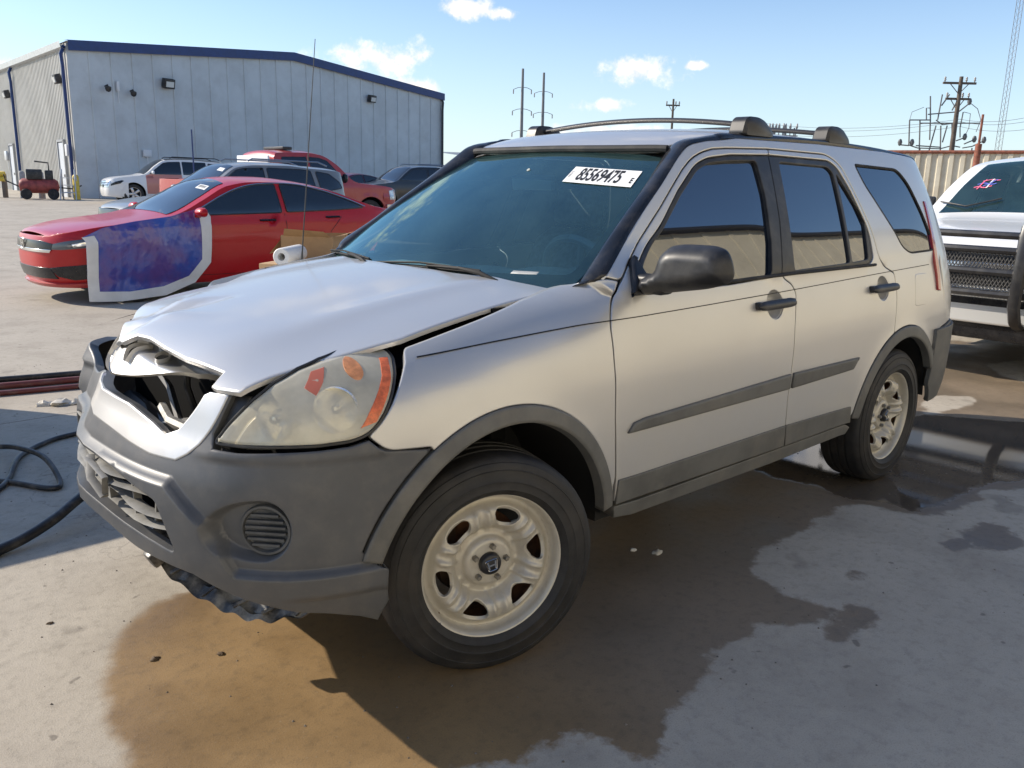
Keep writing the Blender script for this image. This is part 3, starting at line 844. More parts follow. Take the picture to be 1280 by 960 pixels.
# ---- windscreen, wipers, sticker
WP = [(-.70,1.10),(-.45,1.085),(0,1.075),(.45,1.085),(.70,1.10),(.705,1.15),(.66,1.28),(.60,1.43),(.555,1.525),(.45,1.54),(0,1.556),(-.45,1.54),(-.555,1.525),(-.60,1.43),(-.66,1.28),(-.705,1.15)]
mb = MB(); panel(mb, S_wind, WP, h=.06, flange=False, gap=0); WS = mb.obj('windscreen', WSGL, CRV)
# ceramic border behind the glass
WI = rnd([(-.665,1.140),(0,1.116),(.665,1.140),(.636,1.27),(.580,1.42),(.535,1.502),(.40,1.516),(0,1.532),(-.40,1.516),(-.535,1.502),(-.580,1.42),(-.636,1.27)], .03)
mb = MB(); panel(mb, S_wind, WP, [WI], h=.06, off=-.004, flange=False, gap=0, hgap=0); mb.obj('windscreen_border', mat('black_frit', (.008, .009, .01), .35), CRV)
# shaded sun band under the glass top
SB = [(-.50,1.500),(.50,1.500),(.545,1.425),(0,1.445),(-.545,1.425)]
mb = MB(); panel(mb, S_wind, SB, h=.06, off=-.003, flange=False, gap=0); mb.obj('sun_band', glassmat('sun_band', (.16, .28, .42), .0, 1.0), CRV)
def wiper(y0, x0, y1, z1):
    mb = MB()
    b = Vector(S_wind(y0, 1.085)) + Vector((.03, 0, .012)); t_ = Vector(S_wind(y1, z1)) + Vector((.012, 0, .014))
    mid = (b + t_) / 2 + Vector((.02, 0, .025))
    mb.tube([b, b + (mid - b) * .5 + Vector((.006, 0, .012)), mid, t_], [.009, .008, .006, .004], 6)
    a0 = Vector(S_wind(y1 - .30, z1 - .012)) + Vector((.006, 0, .007)); a1 = Vector(S_wind(y1 + .24, z1 + .0)) + Vector((.006, 0, .007))
    am = Vector(S_wind(y1 - .03, z1)) + Vector((.006, 0, .007))
    mb.tube([a0, (a0 + am) / 2 + Vector((0, 0, .001)), am, (a1 + am) / 2, a1], .0065, 6)
    mb.tube([a0 + Vector((.006, 0, .008)), am + Vector((.010, 0, .016)), a1 + Vector((.006, 0, .008))], .004, 6)
    mb.obj('wiper', mat('wiper_black', (.008, .008, .009), .65, spec=.25), CRV)
wiper(.52, 0, .14, 1.117)
wiper(-.10, 0, -.46, 1.112)
# plastic cowl under the glass
def cowl(mb):
    mb.grid(lambda p, q: Vector(S_wind(-.70 + 1.4 * p, 1.078)) + Vector((.012 + .10 * q, 0, -.012 + .030 * q - .05 * q * q)), 24, 4)
mb = MB(); cowl(mb); mb.obj('cowl', BLACKPL, CRV)

def text_mesh(txt, size, M, material, name, parent, sx=1.0, depth=.0004, bold=.0):
    cu = bpy.data.curves.new(name, 'FONT'); cu.body = txt; cu.size = size; cu.align_x = 'CENTER'; cu.align_y = 'CENTER'
    cu.offset = bold; cu.resolution_u = 3
    o = bpy.data.objects.new(name, cu); COL.objects.link(o)
    dg = bpy.context.evaluated_depsgraph_get(); dg.update()
    me = bpy.data.meshes.new_from_object(o.evaluated_get(dg))
    bpy.data.objects.remove(o)
    for v in me.vertices: v.co = M(v.co.x * sx, v.co.y)
    me.materials.clear(); me.materials.append(material)
    o = bpy.data.objects.new(name, me); COL.objects.link(o); o.parent = parent
    return o
# lot-number sticker high on the driver's side of the glass
ST0, ST1 = Vector((.205, 1.452)), Vector((.515, 1.438))
def stick(a, b, o=.004):
    # a along (0..1), b up (-.5..0.5) in sticker space -> windscreen surface
    y = .393 + a * .153 - .014 * b; z = 1.450 + b * .0288 - .0075 * a
    p = Vector(S_wind(y, z)); e = 1e-3
    n = (Vector(S_wind(y + e, z)) - p).cross(Vector(S_wind(y, z + e)) - p).normalized()
    return p + n * o
mb = MB(); mb.grid(lambda p, q: stick(2 * p - 1, 2 * q - 1, .003), 12, 3)
STK = mb.obj('lot_sticker', WHITE, WS)
text_mesh('85569475', .062, lambda x, y: stick(-.05 + x / .153, y / .0288, .0042), INK, 'lot_number', STK, .80, bold=.0012)
text_mesh('E', .026, lambda x, y: stick(.90 + x / .153, (y - .008) / .0288, .0042), INK, 'lot_letter', STK, .9, bold=.0006)
text_mesh('0825', .012, lambda x, y: stick(-.93 - y / .153, x / .0288, .0042), INK, 'lot_code', STK, 1)
mb = MB()
panel(mb, S_wind, [(.47,1.128),(.56,1.130),(.56,1.140),(.47,1.138)], h=.05, off=.002, flange=False, gap=0); mb.obj('serial_plate', mat('plate_grey', (.35, .36, .36), .5), CRV)

# ---- bonnet
HO = [(.71,.575),(.712,.55),(.668,.525),(.676,.471),(.692,.351),(.692,.22),(.688,.10),(.696,.03),(.73,.0),(.728,-.06),(.69,-.14),(.64,-.235),(.585,-.32),(.545,-.40),(.47,-.50),(.40,-.585),(.30,-.655),(.18,-.69),(-.05,-.695),(-.38,-.685),(-.345,-.55),(-.27,-.30),(-.235,0),(-.27,.30),(-.345,.55),(-.385,.685),(-.05,.695),(.25,.712),(.40,.684),(.50,.668),(.60,.655),(.685,.650)]
mb = MB(); panel(mb, S_hood, HO, h=.035, thick=.012, bev=.004, off=.004); mb.obj('bonnet', SILVER, CRV)
# white primer patch at the rear right corner, and aerial on the right fender
mb = MB(); mb.tube([(-.287,-.75,1.06),(-.294,-.75,1.12),(-.345,-.75,1.6),(-.385,-.75,1.98)], [.008,.003,.0022,.0016], 6); mb.obj('aerial', BLACKPL, CRV)

# ---- bumper
TOPL = [(.066,.818),(.184,.798),(.251,.782),(.30,.80),(.40,.893),(.43,.902),(.53,.905),(.49,.86),(.455,.808),(.465,.778),(.566,.775),(.713,.779),(.849,.781),(.951,.785),(u_of_x(.435,.795),.795),(u_of_x(.395,.757),.757),(u_of_x(.262,.745),.745)]
WA = [(.487 * cos(R(a)), .33 + .487 * sin(R(a))) for a in range(56, 16, -4)]
SIDEU = [(u_of_x(x, z), z) for x, z in WA]
BOTL = [(u_of_x(.385,.44),.44),(u_of_x(.375,.335),.335),(u_of_x(.395,.272),.272),(.96,.30),(.88,.322),(.80,.337),(.70,.366),(.60,.392),(.506,.422),(.43,.452),(.32,.463),(.20,.472),(.08,.492),(0,.497)]
TOPR = [(0,.822),(-.066,.818),(-.184,.795),(-.25,.775),(-.45,.765),(-.58,.80),(-.70,.822),(-.90,.826),(-.98,.815)]
sideR = [(-u, z) for u, z in SIDEU]; botR = [(-u, z) for u, z in BOTL[:-1]]
BU = TOPL + SIDEU + BOTL + botR[::-1] + sideR[::-1] + [(-u_of_x(.262,.745),.745)] + TOPR[::-1]
IN_L = [(.03,.672),(.098,.668),(.305,.632),(.335,.586),(.376,.508),(.29,.522),(.20,.533),(.061,.545),(0,.548)]
IN = IN_L + [(-u, z) for u, z in IN_L[-2::-1]]
_C = resamp(CHIN, .012); EX = np.concatenate([inset(_C[::-1] if area2(_C) < 0 else _C, d_) for d_ in (-.014, -.007, 0, .007, .014)])
EX = np.concatenate([EX] + [np.array([(sg * (.69 + (.105 if cos(t) > 0 else .20) * k_ * cos(t)), .578 + .080 * k_ * sin(t)) for t in np.linspace(0, 2 * pi, 130)[:-1]]) for k_ in (.78, .85, .92, .99, 1.06) for sg in (1, -1)])
mb = MB(); panel(mb, S_bump, BU, [rnd(IN, .02)], extra=EX, h=.015, thick=.03, bev=.004, sgn=1); BUMP = mb.obj('bumper', GREYPL, CRV)
GA_L = [(.066,.819),(.184,.799),(.251,.783),(.30,.801),(.40,.894),(.43,.903),(.52,.904),(.48,.858),(.445,.815),(.41,.775),(.375,.748),(.335,.728),(.22,.724),(.12,.730),(0,.742)]
GA = GA_L + [(-.10,.745),(-.16,.765),(-.17,.79),(-.066,.819)]
mb = MB(); panel(mb, S_bump, GA, h=.03, off=.004, thick=.01, bev=.003); mb.obj('grille_surround', SILVER, BUMP)
# fog-lamp blanking covers with slats
for s in (1, -1):
    mb = MB(); c = Vector(S_bump(s * .70, .575)); e = 1e-3
    n = (Vector(S_bump(s * .70 + e, .575)) - Vector(S_bump(s * .70 - e, .575))).cross(Vector((0, 0, 1))).normalized()
    if n.x < 0: n = -n
    n = (n + Vector((0.25, 0, 0))).normalized()
    M_ = Matrix.Translation(c - n * .012) @ n.to_track_quat('Z', 'Y').to_matrix().to_4x4()
    mb.lathe([(0, .012), (.045, .012), (.054, .016), (.058, .026), (.064, .026), (.067, .016), (.067, -.02)], 40, M_)
    a = n.cross(Vector((0, 0, 1))).normalized()
    for i in range(6):
        z = (i - 2.5) * .0155; L = math.sqrt(max(.052**2 - z * z, 0))
        mb.box(c + n * .006 + Vector((0, 0, z)), (2 * L, .016, .006), Matrix((a, n, (0, 0, 1))).transposed().to_3x3())
    mb.obj('fog_lamp_cover', BLACKPL if s < 0 else mat('fog_grey', (.075, .078, .08), .5, nscale=20, namt=.2), BUMP)
# broken lower grille: slats, a snapped bracket and the crash beam behind
mb = MB()
for k_, (z0, tilt, u0, u1) in enumerate([(.562, .004, -.30, .355), (.592, -.006, -.12, .335), (.622, .010, -.30, .31), (.648, .0, -.05, .20)]):
    P = []
    for t in np.linspace(0, 1, 14):
        u = u0 + (u1 - u0) * t
        P.append(Vector(S_bump(u, z0 + tilt * math.sin(7 * t + k_))) + Vector((-.03 + .012 * sin(9 * t + k_), 0, 0)))
    mb.tube(P, .020, 6, ry=.005)
for u in (-.2, -.08, .06, .17, .27):
    p = Vector(S_bump(u, .60)) + Vector((-.035, 0, 0)); mb.box(p, (.02, .008, .09), Matrix.Rotation(.25 * sin(u * 40), 3, 'X'))
mb.tube([Vector(S_bump(.02, .66)) + Vector((-.01, 0, 0)), Vector(S_bump(.05, .62)) + Vector((.012, .0, 0)), Vector(S_bump(.09, .585)) + Vector((.005, 0, 0))], .012, 5, ry=.004)
mb.tube([Vector(S_bump(.02, .655)), Vector(S_bump(.10, .64)) + Vector((.008, 0, 0)), Vector(S_bump(.085, .58))], .009, 5, ry=.003)
mb.obj('lower_grille', mat('grille_grey', (.20, .195, .18), .55, nscale=12, namt=.3), BUMP)
# torn splash shield hanging under the bumper
mb = MB()
SO = spline([(.76,.10,.37),(.71,.20,.265),(.63,.34,.205),(.56,.47,.185),(.47,.57,.215)], 8)
SI = spline([(.62,.08,.43),(.56,.22,.37),(.50,.36,.31),(.44,.49,.29),(.39,.58,.31)], 8)
def shield(p, q):
    k = p * (len(SO) - 1); i = min(int(k), len(SO) - 2); f = k - i
    a = SO[i].lerp(SO[i + 1], f); b = SI[i].lerp(SI[i + 1], f)
    return a.lerp(b, q) + Vector((0, 0, .007 * sin(46 * p) * (1 - q) + .006 * sin(23 * q + 9 * p)))
mb.grid(shield, 60, 10)
for i in range(6):
    p = i / 6 + .06; mb.tube([shield(p, .05) + Vector((0, 0, .008)), shield(min(1, p + .05), .5) + Vector((0, 0, .008))], .007, 5)
mb.box((.735, .16, .335), (.05, .05, .05), Matrix.Rotation(.5, 3, 'Y'), bev=.008)
mb.obj('splash_shield', mat('shield_black', (.03, .03, .032), .35, dirt=((.45, .43, .38), .55, 11)), CRV)

# ---- engine bay seen through the missing grille
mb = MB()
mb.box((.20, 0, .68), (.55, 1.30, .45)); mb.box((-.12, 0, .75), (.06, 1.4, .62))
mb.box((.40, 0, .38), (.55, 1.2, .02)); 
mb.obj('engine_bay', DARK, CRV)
mb = MB()
mb.tube([(.52,-.45,.62),(.56,-.1,.60),(.55,.3,.62),(.50,.5,.60)], .03, 8)
mb.tube([(.60,-.25,.90),(.58,-.05,.78),(.63,.15,.70),(.62,.32,.72)], .012, 6)
mb.tube([(.56,.05,.90),(.57,.06,.80),(.55,.08,.70),(.50,.1,.62)], .010, 6)
for i in range(10): mb.box((.565 + .001 * i, .235 + .012 * (i % 2), .90 - .022 * i), (.012, .016, .010))
mb.obj('engine_hose', mat('hose_black', (.03, .03, .033), .4), CRV)
mb = MB()
mb.box((.67, .34, .755), (.05, .22, .05), Matrix.Rotation(.35, 3, 'Z') @ Matrix.Rotation(.2, 3, 'X'), bev=.008)
mb.tube([(.70,.20,.79),(.72,.30,.775),(.70,.42,.765)], .014, 6)
mb.obj('hood_latch', DULLM, CRV)
mb = MB()
def beam(p, q):
    y = -.6 + 1.2 * p; c = 2 * pi * q
    return Vector((.66 + .05 * cos(c) - .12 * y * y - .10 * ss(0, -.4, y), y, .60 + .055 * sin(c)))
mb.grid(beam, 16, 8); mb.obj('crash_beam', mat('beam_black', (.02, .02, .02), .5), CRV)
# bent radiator support: a pale pressed plate with slots, shoved up under the bonnet lip
def S_sup(u, v):   # u = y, v = 0..1 from rear to lip
    return (.60 + .17 * v - .10 * (u + .0)**2 + .006 * sin(11 * u) - .09 * ss(0, -.4, u), u, .900 + .022 * ss(0, .6, v) - .070 * ss(.62, 1, v) - .07 * max(0, u - .10) + .005 * sin(14 * u + 3 * v))
SUP = [(-.24,.0),(-.25,.55),(-.18,.86),(.0,.97),(.20,.8),(.42,.62),(.44,.0)]
def oval(cx, cy, a, b, th, n=18): return [(cx + a * cos(t) * cos(th) - b * sin(t) * sin(th), cy + a * cos(t) * sin(th) + b * sin(t) * cos(th)) for t in [2 * pi * i / n for i in range(n)]]
mb = MB(); panel(mb, S_sup, SUP, [oval(-.13,.60,.04,.18,.05), oval(.03,.52,.022,.26,-.12), oval(.15,.40,.024,.22,-.2)], h=.03, thick=.012, sgn=1)
mb.obj('radiator_support', SILVER, CRV)

# ---- headlight
HL = [(.463,.786),(.505,.833),(.586,.885),(.695,.929),(.803,.957),(.90,.973),(1.012,.985),(1.108,.993),(1.137,.988),(1.14,.968),(1.115,.931),(1.076,.88),(1.042,.838),(1.003,.806),(.951,.793),(.849,.788),(.713,.787),(.566,.785)]
HL = rnd(HL, .06, 4)
def S_hl(u, v):
    x, y, z = S_front(u, v); return (x, y, z)
mb = MB(); panel(mb, S_hl, HL, h=.03, off=.006, thick=.03, bev=.006, gap=.003); HLO = mb.obj('headlight', LENS, CRV)
mb = MB(); panel(mb, S_hl, HL, h=.03, off=-.075, gap=0, flange=False); 
# side walls of the lamp bowl
L_ = resamp(HL, .03); V = []; F = []
for u, v in L_:
    p = Vector(S_hl(u, v)); e = 1e-3
    n = (Vector(S_hl(u + e, v)) - p).cross(Vector(S_hl(u, v + e)) - p).normalized(); V += [p - n * .003, p - n * .075]
n_ = len(L_); F = [(2 * i, 2 * i + 1, (2 * i + 3) % (2 * n_), (2 * i + 2) % (2 * n_)) for i in range(n_)]
mbw = MB(); mbw.v = list(mb.v); mbw.f = list(mb.f); mbw.mi = list(mb.mi); mbw.sm = list(mb.sm); mbw.add(V, F)
mbw.obj('lamp_housing', mat('lamp_cream', (.86, .81, .66), .30, .25, nscale=22, namt=.12, coat=.5), HLO)
def bowl(u, v, r_, d, name):
    c = Vector(S_hl(u, v)); e = 1e-3
    n = (Vector(S_hl(u + e, v)) - Vector(S_hl(u - e, v))).cross(Vector((0, 0, 1))).normalized()
    if n.x < 0: n = -n
    n = (n * .8 + Vector((.55, .1, 0))).normalized()
    M_ = Matrix.Translation(c - n * .035) @ n.to_track_quat('Z', 'Y').to_matrix().to_4x4()
    mb = MB(); mb.lathe([(.012, -d), (r_ * .45, -d * .72), (r_ * .75, -d * .35), (r_, .008), (r_ * 1.04, .010), (r_ * 1.06, 0)], 32, M_)
    o = mb.obj(name, mat('reflector', (.90, .88, .82), .16, .75), HLO)
    mb = MB(); mb.lathe([(0, .012), (.010, .010), (.013, 0), (.013, -d)], 14, M_); mb.obj('bulb', CHROME, HLO)
bowl(.885, .862, .056, .05, 'reflector')
bowl(.655, .842, .046, .045, 'reflector')
mb = MB(); panel(mb, S_hl, [(1.092,.966),(1.124,.966),(1.098,.92),(1.024,.83),(.968,.818),(1.008,.865),(1.07,.93)], h=.02, off=.0068, thick=.012, bev=.001); mb.obj('side_marker', mat('amber_red', (.72, .16, .05), .35, coat=.5, nscale=60, namt=.25), HLO)
mb = MB()
for (cu, cv, r_) in ((.995, .948, .026),):
    panel(mb, S_hl, [(cu + r_ * 1.2 * cos(t), cv + r_ * sin(t)) for t in np.linspace(0, 2 * pi, 20)[:-1]], h=.012, off=.0064, thick=.012, bev=.0008)
mb.obj('turn_signal', mat('amber', (.64, .27, .11), .3, coat=.6, nscale=50, namt=.2), HLO)
mb = MB(); panel(mb, S_hl, [(.80,.915),(.845,.950),(.905,.958),(.88,.925),(.84,.895)], h=.02, off=.0064, thick=.012, bev=.0008); mb.obj('turn_signal', mat('lamp_red', (.55, .16, .10), .35, coat=.5), HLO)
# black gasket round the lamp
mb = MB(); GL_ = [Vector(S_hl(u, v)) for u, v in resamp(HL, .025)]; mb.tube(GL_ + GL_[:1], .0045, 6, cap=False); mb.obj('lamp_gasket', BLACKPL, HLO)
mb = MB(); panel(mb, S_hl, [(.40,.77),(.44,.83),(.52,.905),(.60,.905),(.54,.86),(.47,.783)], h=.03, off=-.012, thick=.02); mb.obj('lamp_backing', BLACKPL, CRV)

# ---- door mirrors
MIRP = [(.880,1.160),(.893,1.214),(.928,1.245),(.975,1.253),(1.082,1.255),(1.122,1.244),(1.140,1.215),(1.153,1.171),(1.14,1.140),(1.077,1.119),(.93,1.092),(.852,1.076),(.830,1.100),(.835,1.140)]
def mirror(mb):
    P = np.array(rnd(MIRP, .05, 5)); P = P if area2(P) > 0 else P[::-1]
    def fm(u, v):
        d = float(sdf(np.array([(u, v)]), P)[0]); q = min(max(d, 0) / .055, 1)
        low = .012 * ss(1.150, 1.140, v)
        return (-.655 + .085 * math.sqrt(max(0, 1 - (1 - q)**2)) + .02 * (u - .9) / .25 * -1 + low, u, v)
    panel(mb, fm, P, h=.012, gap=.002, bev=.001, thick=.045)
    mb.box((-.630, .868, 1.116), (.07, .12, .060), None, bev=.018, smooth=True)
def sail(mb):
    panel(mb, S_side, rnd([(-.560,1.083),(-.575,1.12),(-.615,1.175),(-.655,1.20),(-.665,1.10),(-.66,1.078),(-.58,1.075)], .015), h=.03, off=.022, thick=.035, bev=.008, sgn=-1)
for s in (False,):
    mb = MB(); mirror(mb); o = mb.obj('side_mirror', BLACKPL, CRV, mirror=s)
    mb = MB(); sail(mb); mb.obj('mirror_base', BLACKPL, o, mirror=s)
    mb = MB(); mb.grid(lambda p, q: Vector((-.682, 1.015 + .085 * (2 * p - 1), 1.182 + .045 * (2 * q - 1))), 2, 2); mb.obj('mirror_glass', CHROME, o, mirror=s)

# ---- sills, floor, wheel wells
both('sill', lambda mb: panel(mb, S_side, [(-.49,.392),(-.62,.386),(-2.13,.380),(-2.17,.36),(-2.15,.325),(-1.5,.318),(-.6,.330),(-.5,.345)], h=.05, off=.002, thick=.08, sgn=-1), CLAD)
mb = MB(); mb.box((-1.35, 0, .36), (1.7, 1.56, .10)); mb.box((-3.0, 0, .42), (.7, 1.2, .2)); mb.box((-2.62, 0, .45), (.9, 1.0, .3)); mb.box((0, 0, .45), (.9, .9, .3)); mb.obj('underbody', INNER, CRV)
for cx, r_ in ((0, .445), (-2.62, .42)):
    def well(mb):
        mb.grid(lambda p, q: Vector((cx + r_ * cos(R(14 + 160 * p)), .52 + .33 * q, .33 + r_ * sin(R(14 + 160 * p)))), 24, 3)
        mb.add([(cx + r_ * cos(R(-8 + 196 * p / 24)), .52, .33 + r_ * sin(R(-8 + 196 * p / 24))) for p in range(25)], [tuple(range(25))], False)
    both('wheel_well', well, INNER)
def strut(mb):
    mb.tube([(-.02,.60,.42),(-.06,.58,.72)], .055, 10); mb.tube([(0,.55,.33),(0,.74,.33)], .06, 12); mb.lathe([(0,.0),(.13,.0),(.13,.022),(0,.022)], 28, Matrix.Translation((0,.70,.33)) @ Matrix.Rotation(R(-90), 4, 'X'))
both('suspension', strut, mat('rusty_steel', (.10, .065, .045), .7, .3, nscale=25, namt=.4))

# ---- wheels
def wheel_depth(r_, th):
    d = -.012
    d = -.004 * ss(.205, .212, r_) + .0
    z = 0.0
    # profile: (radius -> axial), 0 = outermost lip
    z = WPROF(r_)
    ph = (th * 6 / (2 * pi)) % 1.0
    # spokes with a pair of ribs half-way between the openings
    q = abs(ph - .5) * 2 * pi / 6 * r_
    band = ss(.085, .11, r_) * ss(.182, .165, r_)
    z += .009 * math.exp(-((q - .019) / .0075)**2) * band - .004 * math.exp(-(q / .009)**2) * band
    return z
WPROF = pchip([0,.030,.034,.064,.072,.084,.098,.112,.128,.150,.166,.178,.186,.192,.199,.205,.209,.2125,.217,.2215,.224], [-.038,-.038,-.031,-.031,-.036,-.056,-.057,-.038,-.018,-.011,-.013,-.022,-.036,-.044,-.046,-.043,-.026,-.010,-.003,0,-.004])
KP = .15
def S_whl(u, v):
    th = u / KP; return (v * cos(th), wheel_depth(v, th), v * sin(th))
def hole(i):
    a0 = 2 * pi * i / 6 + .0001
    P = [(a0 + d, r_) for r_, d in ((.119,-.11),(.116,0),(.119,.11),(.135,.225),(.160,.275),(.176,.22),(.181,0),(.176,-.22),(.160,-.275),(.135,-.225))]
    return rnd([(a * KP, r_) for a, r_ in P], .012, 3)
def make_wheel():
    root = bpy.data.objects.new('wheel', None); COL.objects.link(root); root.empty_display_size = .2
    mb = MB(); A0 = -pi / 6
    rect = [(A0 * KP, .030), ((A0 + 2 * pi) * KP, .030), ((A0 + 2 * pi) * KP, .2235), (A0 * KP, .2235)]
    panel(mb, S_whl, rect, [hole(i) for i in range(6)], h=.006, thick=.010, bev=.0016, gap=0, sgn=1, hgap=0)
    rim = mb.obj('rim', STEEL, root)
    # barrel, so the openings look into a rusty drum
    mb = MB(); A = Matrix.Rotation(R(-90), 4, 'X')
    mb.lathe([(.224,-.004),(.214,-.03),(.200,-.05),(.195,-.17),(.215,-.20)], 48, A)
    mb.lathe([(0,-.115),(.135,-.115),(.135,-.13),(0,-.13)], 32, A)
    mb.obj('brake_disc', mat('rust', (.13, .06, .03), .75, .2, nscale=30, namt=.5), rim)
    mb = MB()
    prof_ = [(0.2140,-0.0120),(0.2216,0.0010),(0.2310,0.0080),(0.2385,0.0150),(0.2400,0.0165),(0.2415,0.0155),(0.2620,0.0172),(0.2635,0.0188),(0.2665,0.0188),(0.2680,0.0174),(0.2960,0.0132),(0.2972,0.0146),(0.2988,0.0144),(0.3000,0.0122),(0.3105,0.0090),(0.3181,0.0035),(0.3186,0.0000),(0.3238,-0.0040),(0.3304,-0.0110),(0.3346,-0.0220),(0.3361,-0.0400),(0.3365,-0.0580),(0.3294,-0.0600),(0.3294,-0.0680),(0.3365,-0.0700),(0.3370,-0.0950),(0.3299,-0.0970),(0.3299,-0.1070),(0.3370,-0.1090),(0.3365,-0.1340),(0.3294,-0.1360),(0.3294,-0.1440),(0.3365,-0.1460),(0.3361,-0.1650),(0.3346,-0.1820),(0.3285,-0.1950),(0.3048,-0.2080),(0.2575,-0.2140),(0.2178,-0.1900)]
    mb.lathe(prof_, 96, A)
    mb.obj('tyre', TYRE, root)
    # lug nuts and centre cap
    for i in range(5):
        th = R(110 + 72 * i); mb = MB()
        mb.lathe([(0,.016),(.006,.016),(.0095,.012),(.0095,-.006)], 6, Matrix.Translation((.0525 * cos(th), -.031, .0525 * sin(th))) @ A)
        mb.obj('lug_nut', mat('nut', (.30, .28, .24), .4, .8), rim)
    mb = MB(); mb.lathe([(0,-.012),(.026,-.012),(.031,-.015),(.034,-.022),(.034,-.036)], 32, A)
    cap = mb.obj('centre_cap', mat('cap_black', (.02, .02, .022), .35), rim)
    mb = MB()
    # raised emblem: letter with flared uprights inside a rounded frame
    y0 = -.0105
    for s in (-1, 1):
        mb.prism([(s * .0075, -.012), (s * .0125, -.0125), (s * .0145, .013), (s * .0095, .013)], .003, 'y', y0)
    mb.prism([(-.009, -.0022), (.009, -.0022), (.009, .003), (-.009, .003)], .003, 'y', y0)
    fr = rnd([(-.0135, -.017), (.0135, -.017), (.019, .017), (-.019, .017)], .006)
    mb.tube([(a, y0, b) for a, b in fr] + [(fr[0][0], y0, fr[0][1])], .0011, 5, cap=False)
    mb.obj('emblem', CHROME, cap)
    return root
def copy_tree(o, parent=None):
    c = o.copy(); COL.objects.link(c)
    if parent is not None: c.parent = parent
    for ch in [q for q in bpy.data.objects if q.parent == o]: copy_tree(ch, c)
    return c
W0 = make_wheel(); W0.parent = CRV
def set_wheel(w, x, y, steer, spin, flip=False):
    # lip plane sits .091 outside the track centre
    off = Vector((0, .0925, 0))
    Rz = Matrix.Rotation(steer + (pi if flip else 0), 4, 'Z')
    w.matrix_local = Matrix.Translation((x, y, .3325)) @ Rz @ Matrix.Translation(off) @ Matrix.Rotation(spin, 4, 'Y')
set_wheel(W0, 0, .767, -.3213, R(12))
for x, y, st, sp, fl in ((0, -.767, -.3213, .4, True), (-2.62, .767, 0, R(38), False), (-2.62, -.767, 0, 1.0, True)):
    set_wheel(copy_tree(W0, CRV), x, y, st, sp, fl)

# ---- rear end
mb = MB()
RT = [(-.98,.76),(-.98,1.05),(-.93,1.35),(-.85,1.57),(0,1.60),(.85,1.57),(.93,1.35),(.98,1.05),(.98,.76)]
RW = rnd([(-.62,1.10),(.62,1.10),(.58,1.50),(-.58,1.50)], .05)
panel(mb, S_rear, RT, [RW], h=.07, sgn=-1); TG = mb.obj('tailgate', SILVER, CRV)
mb = MB(); panel(mb, S_rear, RW, h=.08, off=-.005, flange=False, sgn=-1); mb.obj('rear_window', SIDEGL, TG)
RBL = [(0,.34),(1.0,.34),(1.06,.45),(1.06,.74),(0,.75)]
mb = MB(); panel(mb, S_rear, RBL + [(-u, z) for u, z in RBL[-2:0:-1]], h=.06, off=.02, sgn=-1)
for s in (1,):
    P = arc(-2.62, .33, .463, 10, 10, 1)
RBS = [(x, z) for x, z in arc(-2.62, .33, .455, 140, 168, 8)] + [(-3.06,.345),(-3.2,.335),(-3.38,.335),(-3.40,.50),(-3.38,.757),(-3.24,.757),(-3.05,.732)]
RBUMP = mb.obj('rear_bumper', CLAD, CRV)
both('bumper_corner', lambda mb: panel(mb, S_side, RBS, h=.04, off=.008, sgn=-1), CLAD, RBUMP)
def lamp(mb):
    panel(mb, S_rear, [(1.02,.93),(1.05,.94),(1.045,1.10),(.995,1.38),(.965,1.38),(1.01,1.1)], h=.05, off=.006, sgn=-1)
both('tail_light', lamp, mat('tail_red', (.35, .015, .015), .12, coat=.8))
mb = MB(); M_ = Matrix.Translation((-3.60, -.05, .86)) @ Matrix.Rotation(R(90), 4, 'Y')
mb.lathe([(0,-.11),(.30,-.11),(.345,-.08),(.35,.07),(.31,.10),(0,.11)], 40, M_); mb.obj('spare_wheel_cover', BLACKPL, TG)

# ---- cabin
CAB = mat('cabin_grey', (.26, .26, .25), .75, nscale=30, namt=.2)
DASH = mat('dash_grey', (.27, .27, .26), .6, nscale=40, namt=.15)
mb = MB()
def dash(p, q):
    y = -.66 + 1.32 * p
    prof_ = [(-.33, 1.055), (-.48, 1.075), (-.62, 1.085), (-.74, 1.075), (-.80, 1.03), (-.80, .92), (-.74, .70)]
    t = q * (len(prof_) - 1); i = min(int(t), len(prof_) - 2); f = t - i
    x = prof_[i][0] * (1 - f) + prof_[i + 1][0] * f; z = prof_[i][1] * (1 - f) + prof_[i + 1][1] * f
    z += .045 * math.exp(-((y - .36) / .17)**2) * ss(-.50, -.66, x) * ss(.85, 1.0, z) + .02 * math.exp(-(y / .15)**2) * ss(-.5, -.65, x) * ss(.85, 1.0, z)
    return Vector((x - .34 * y * y * ss(-.8, -.3, x) * .8, y, z))
mb.grid(dash, 40, 24); mb.obj('dashboard', DASH, CRV)
mb = MB()
Mw = Matrix.Translation((-.86, .36, 1.06)) @ Matrix.Rotation(R(-64), 4, 'Y')
mb.tube([tuple(Mw @ Vector((.185 * cos(t), .185 * sin(t), 0))) for t in np.linspace(0, 2 * pi, 41)], .016, 8, cap=False)
mb.lathe([(0,.0),(.06,.0),(.075,-.02),(.06,-.05),(0,-.05)], 20, Mw)
for a in (0.3, pi - .3, -pi / 2): mb.tube([tuple(Mw @ Vector((.05 * cos(a), .05 * sin(a), -.02))), tuple(Mw @ Vector((.178 * cos(a), .178 * sin(a), 0)))], .016, 6)
mb.obj('steering_wheel', mat('wheel_grey', (.25, .25, .24), .4), CRV)
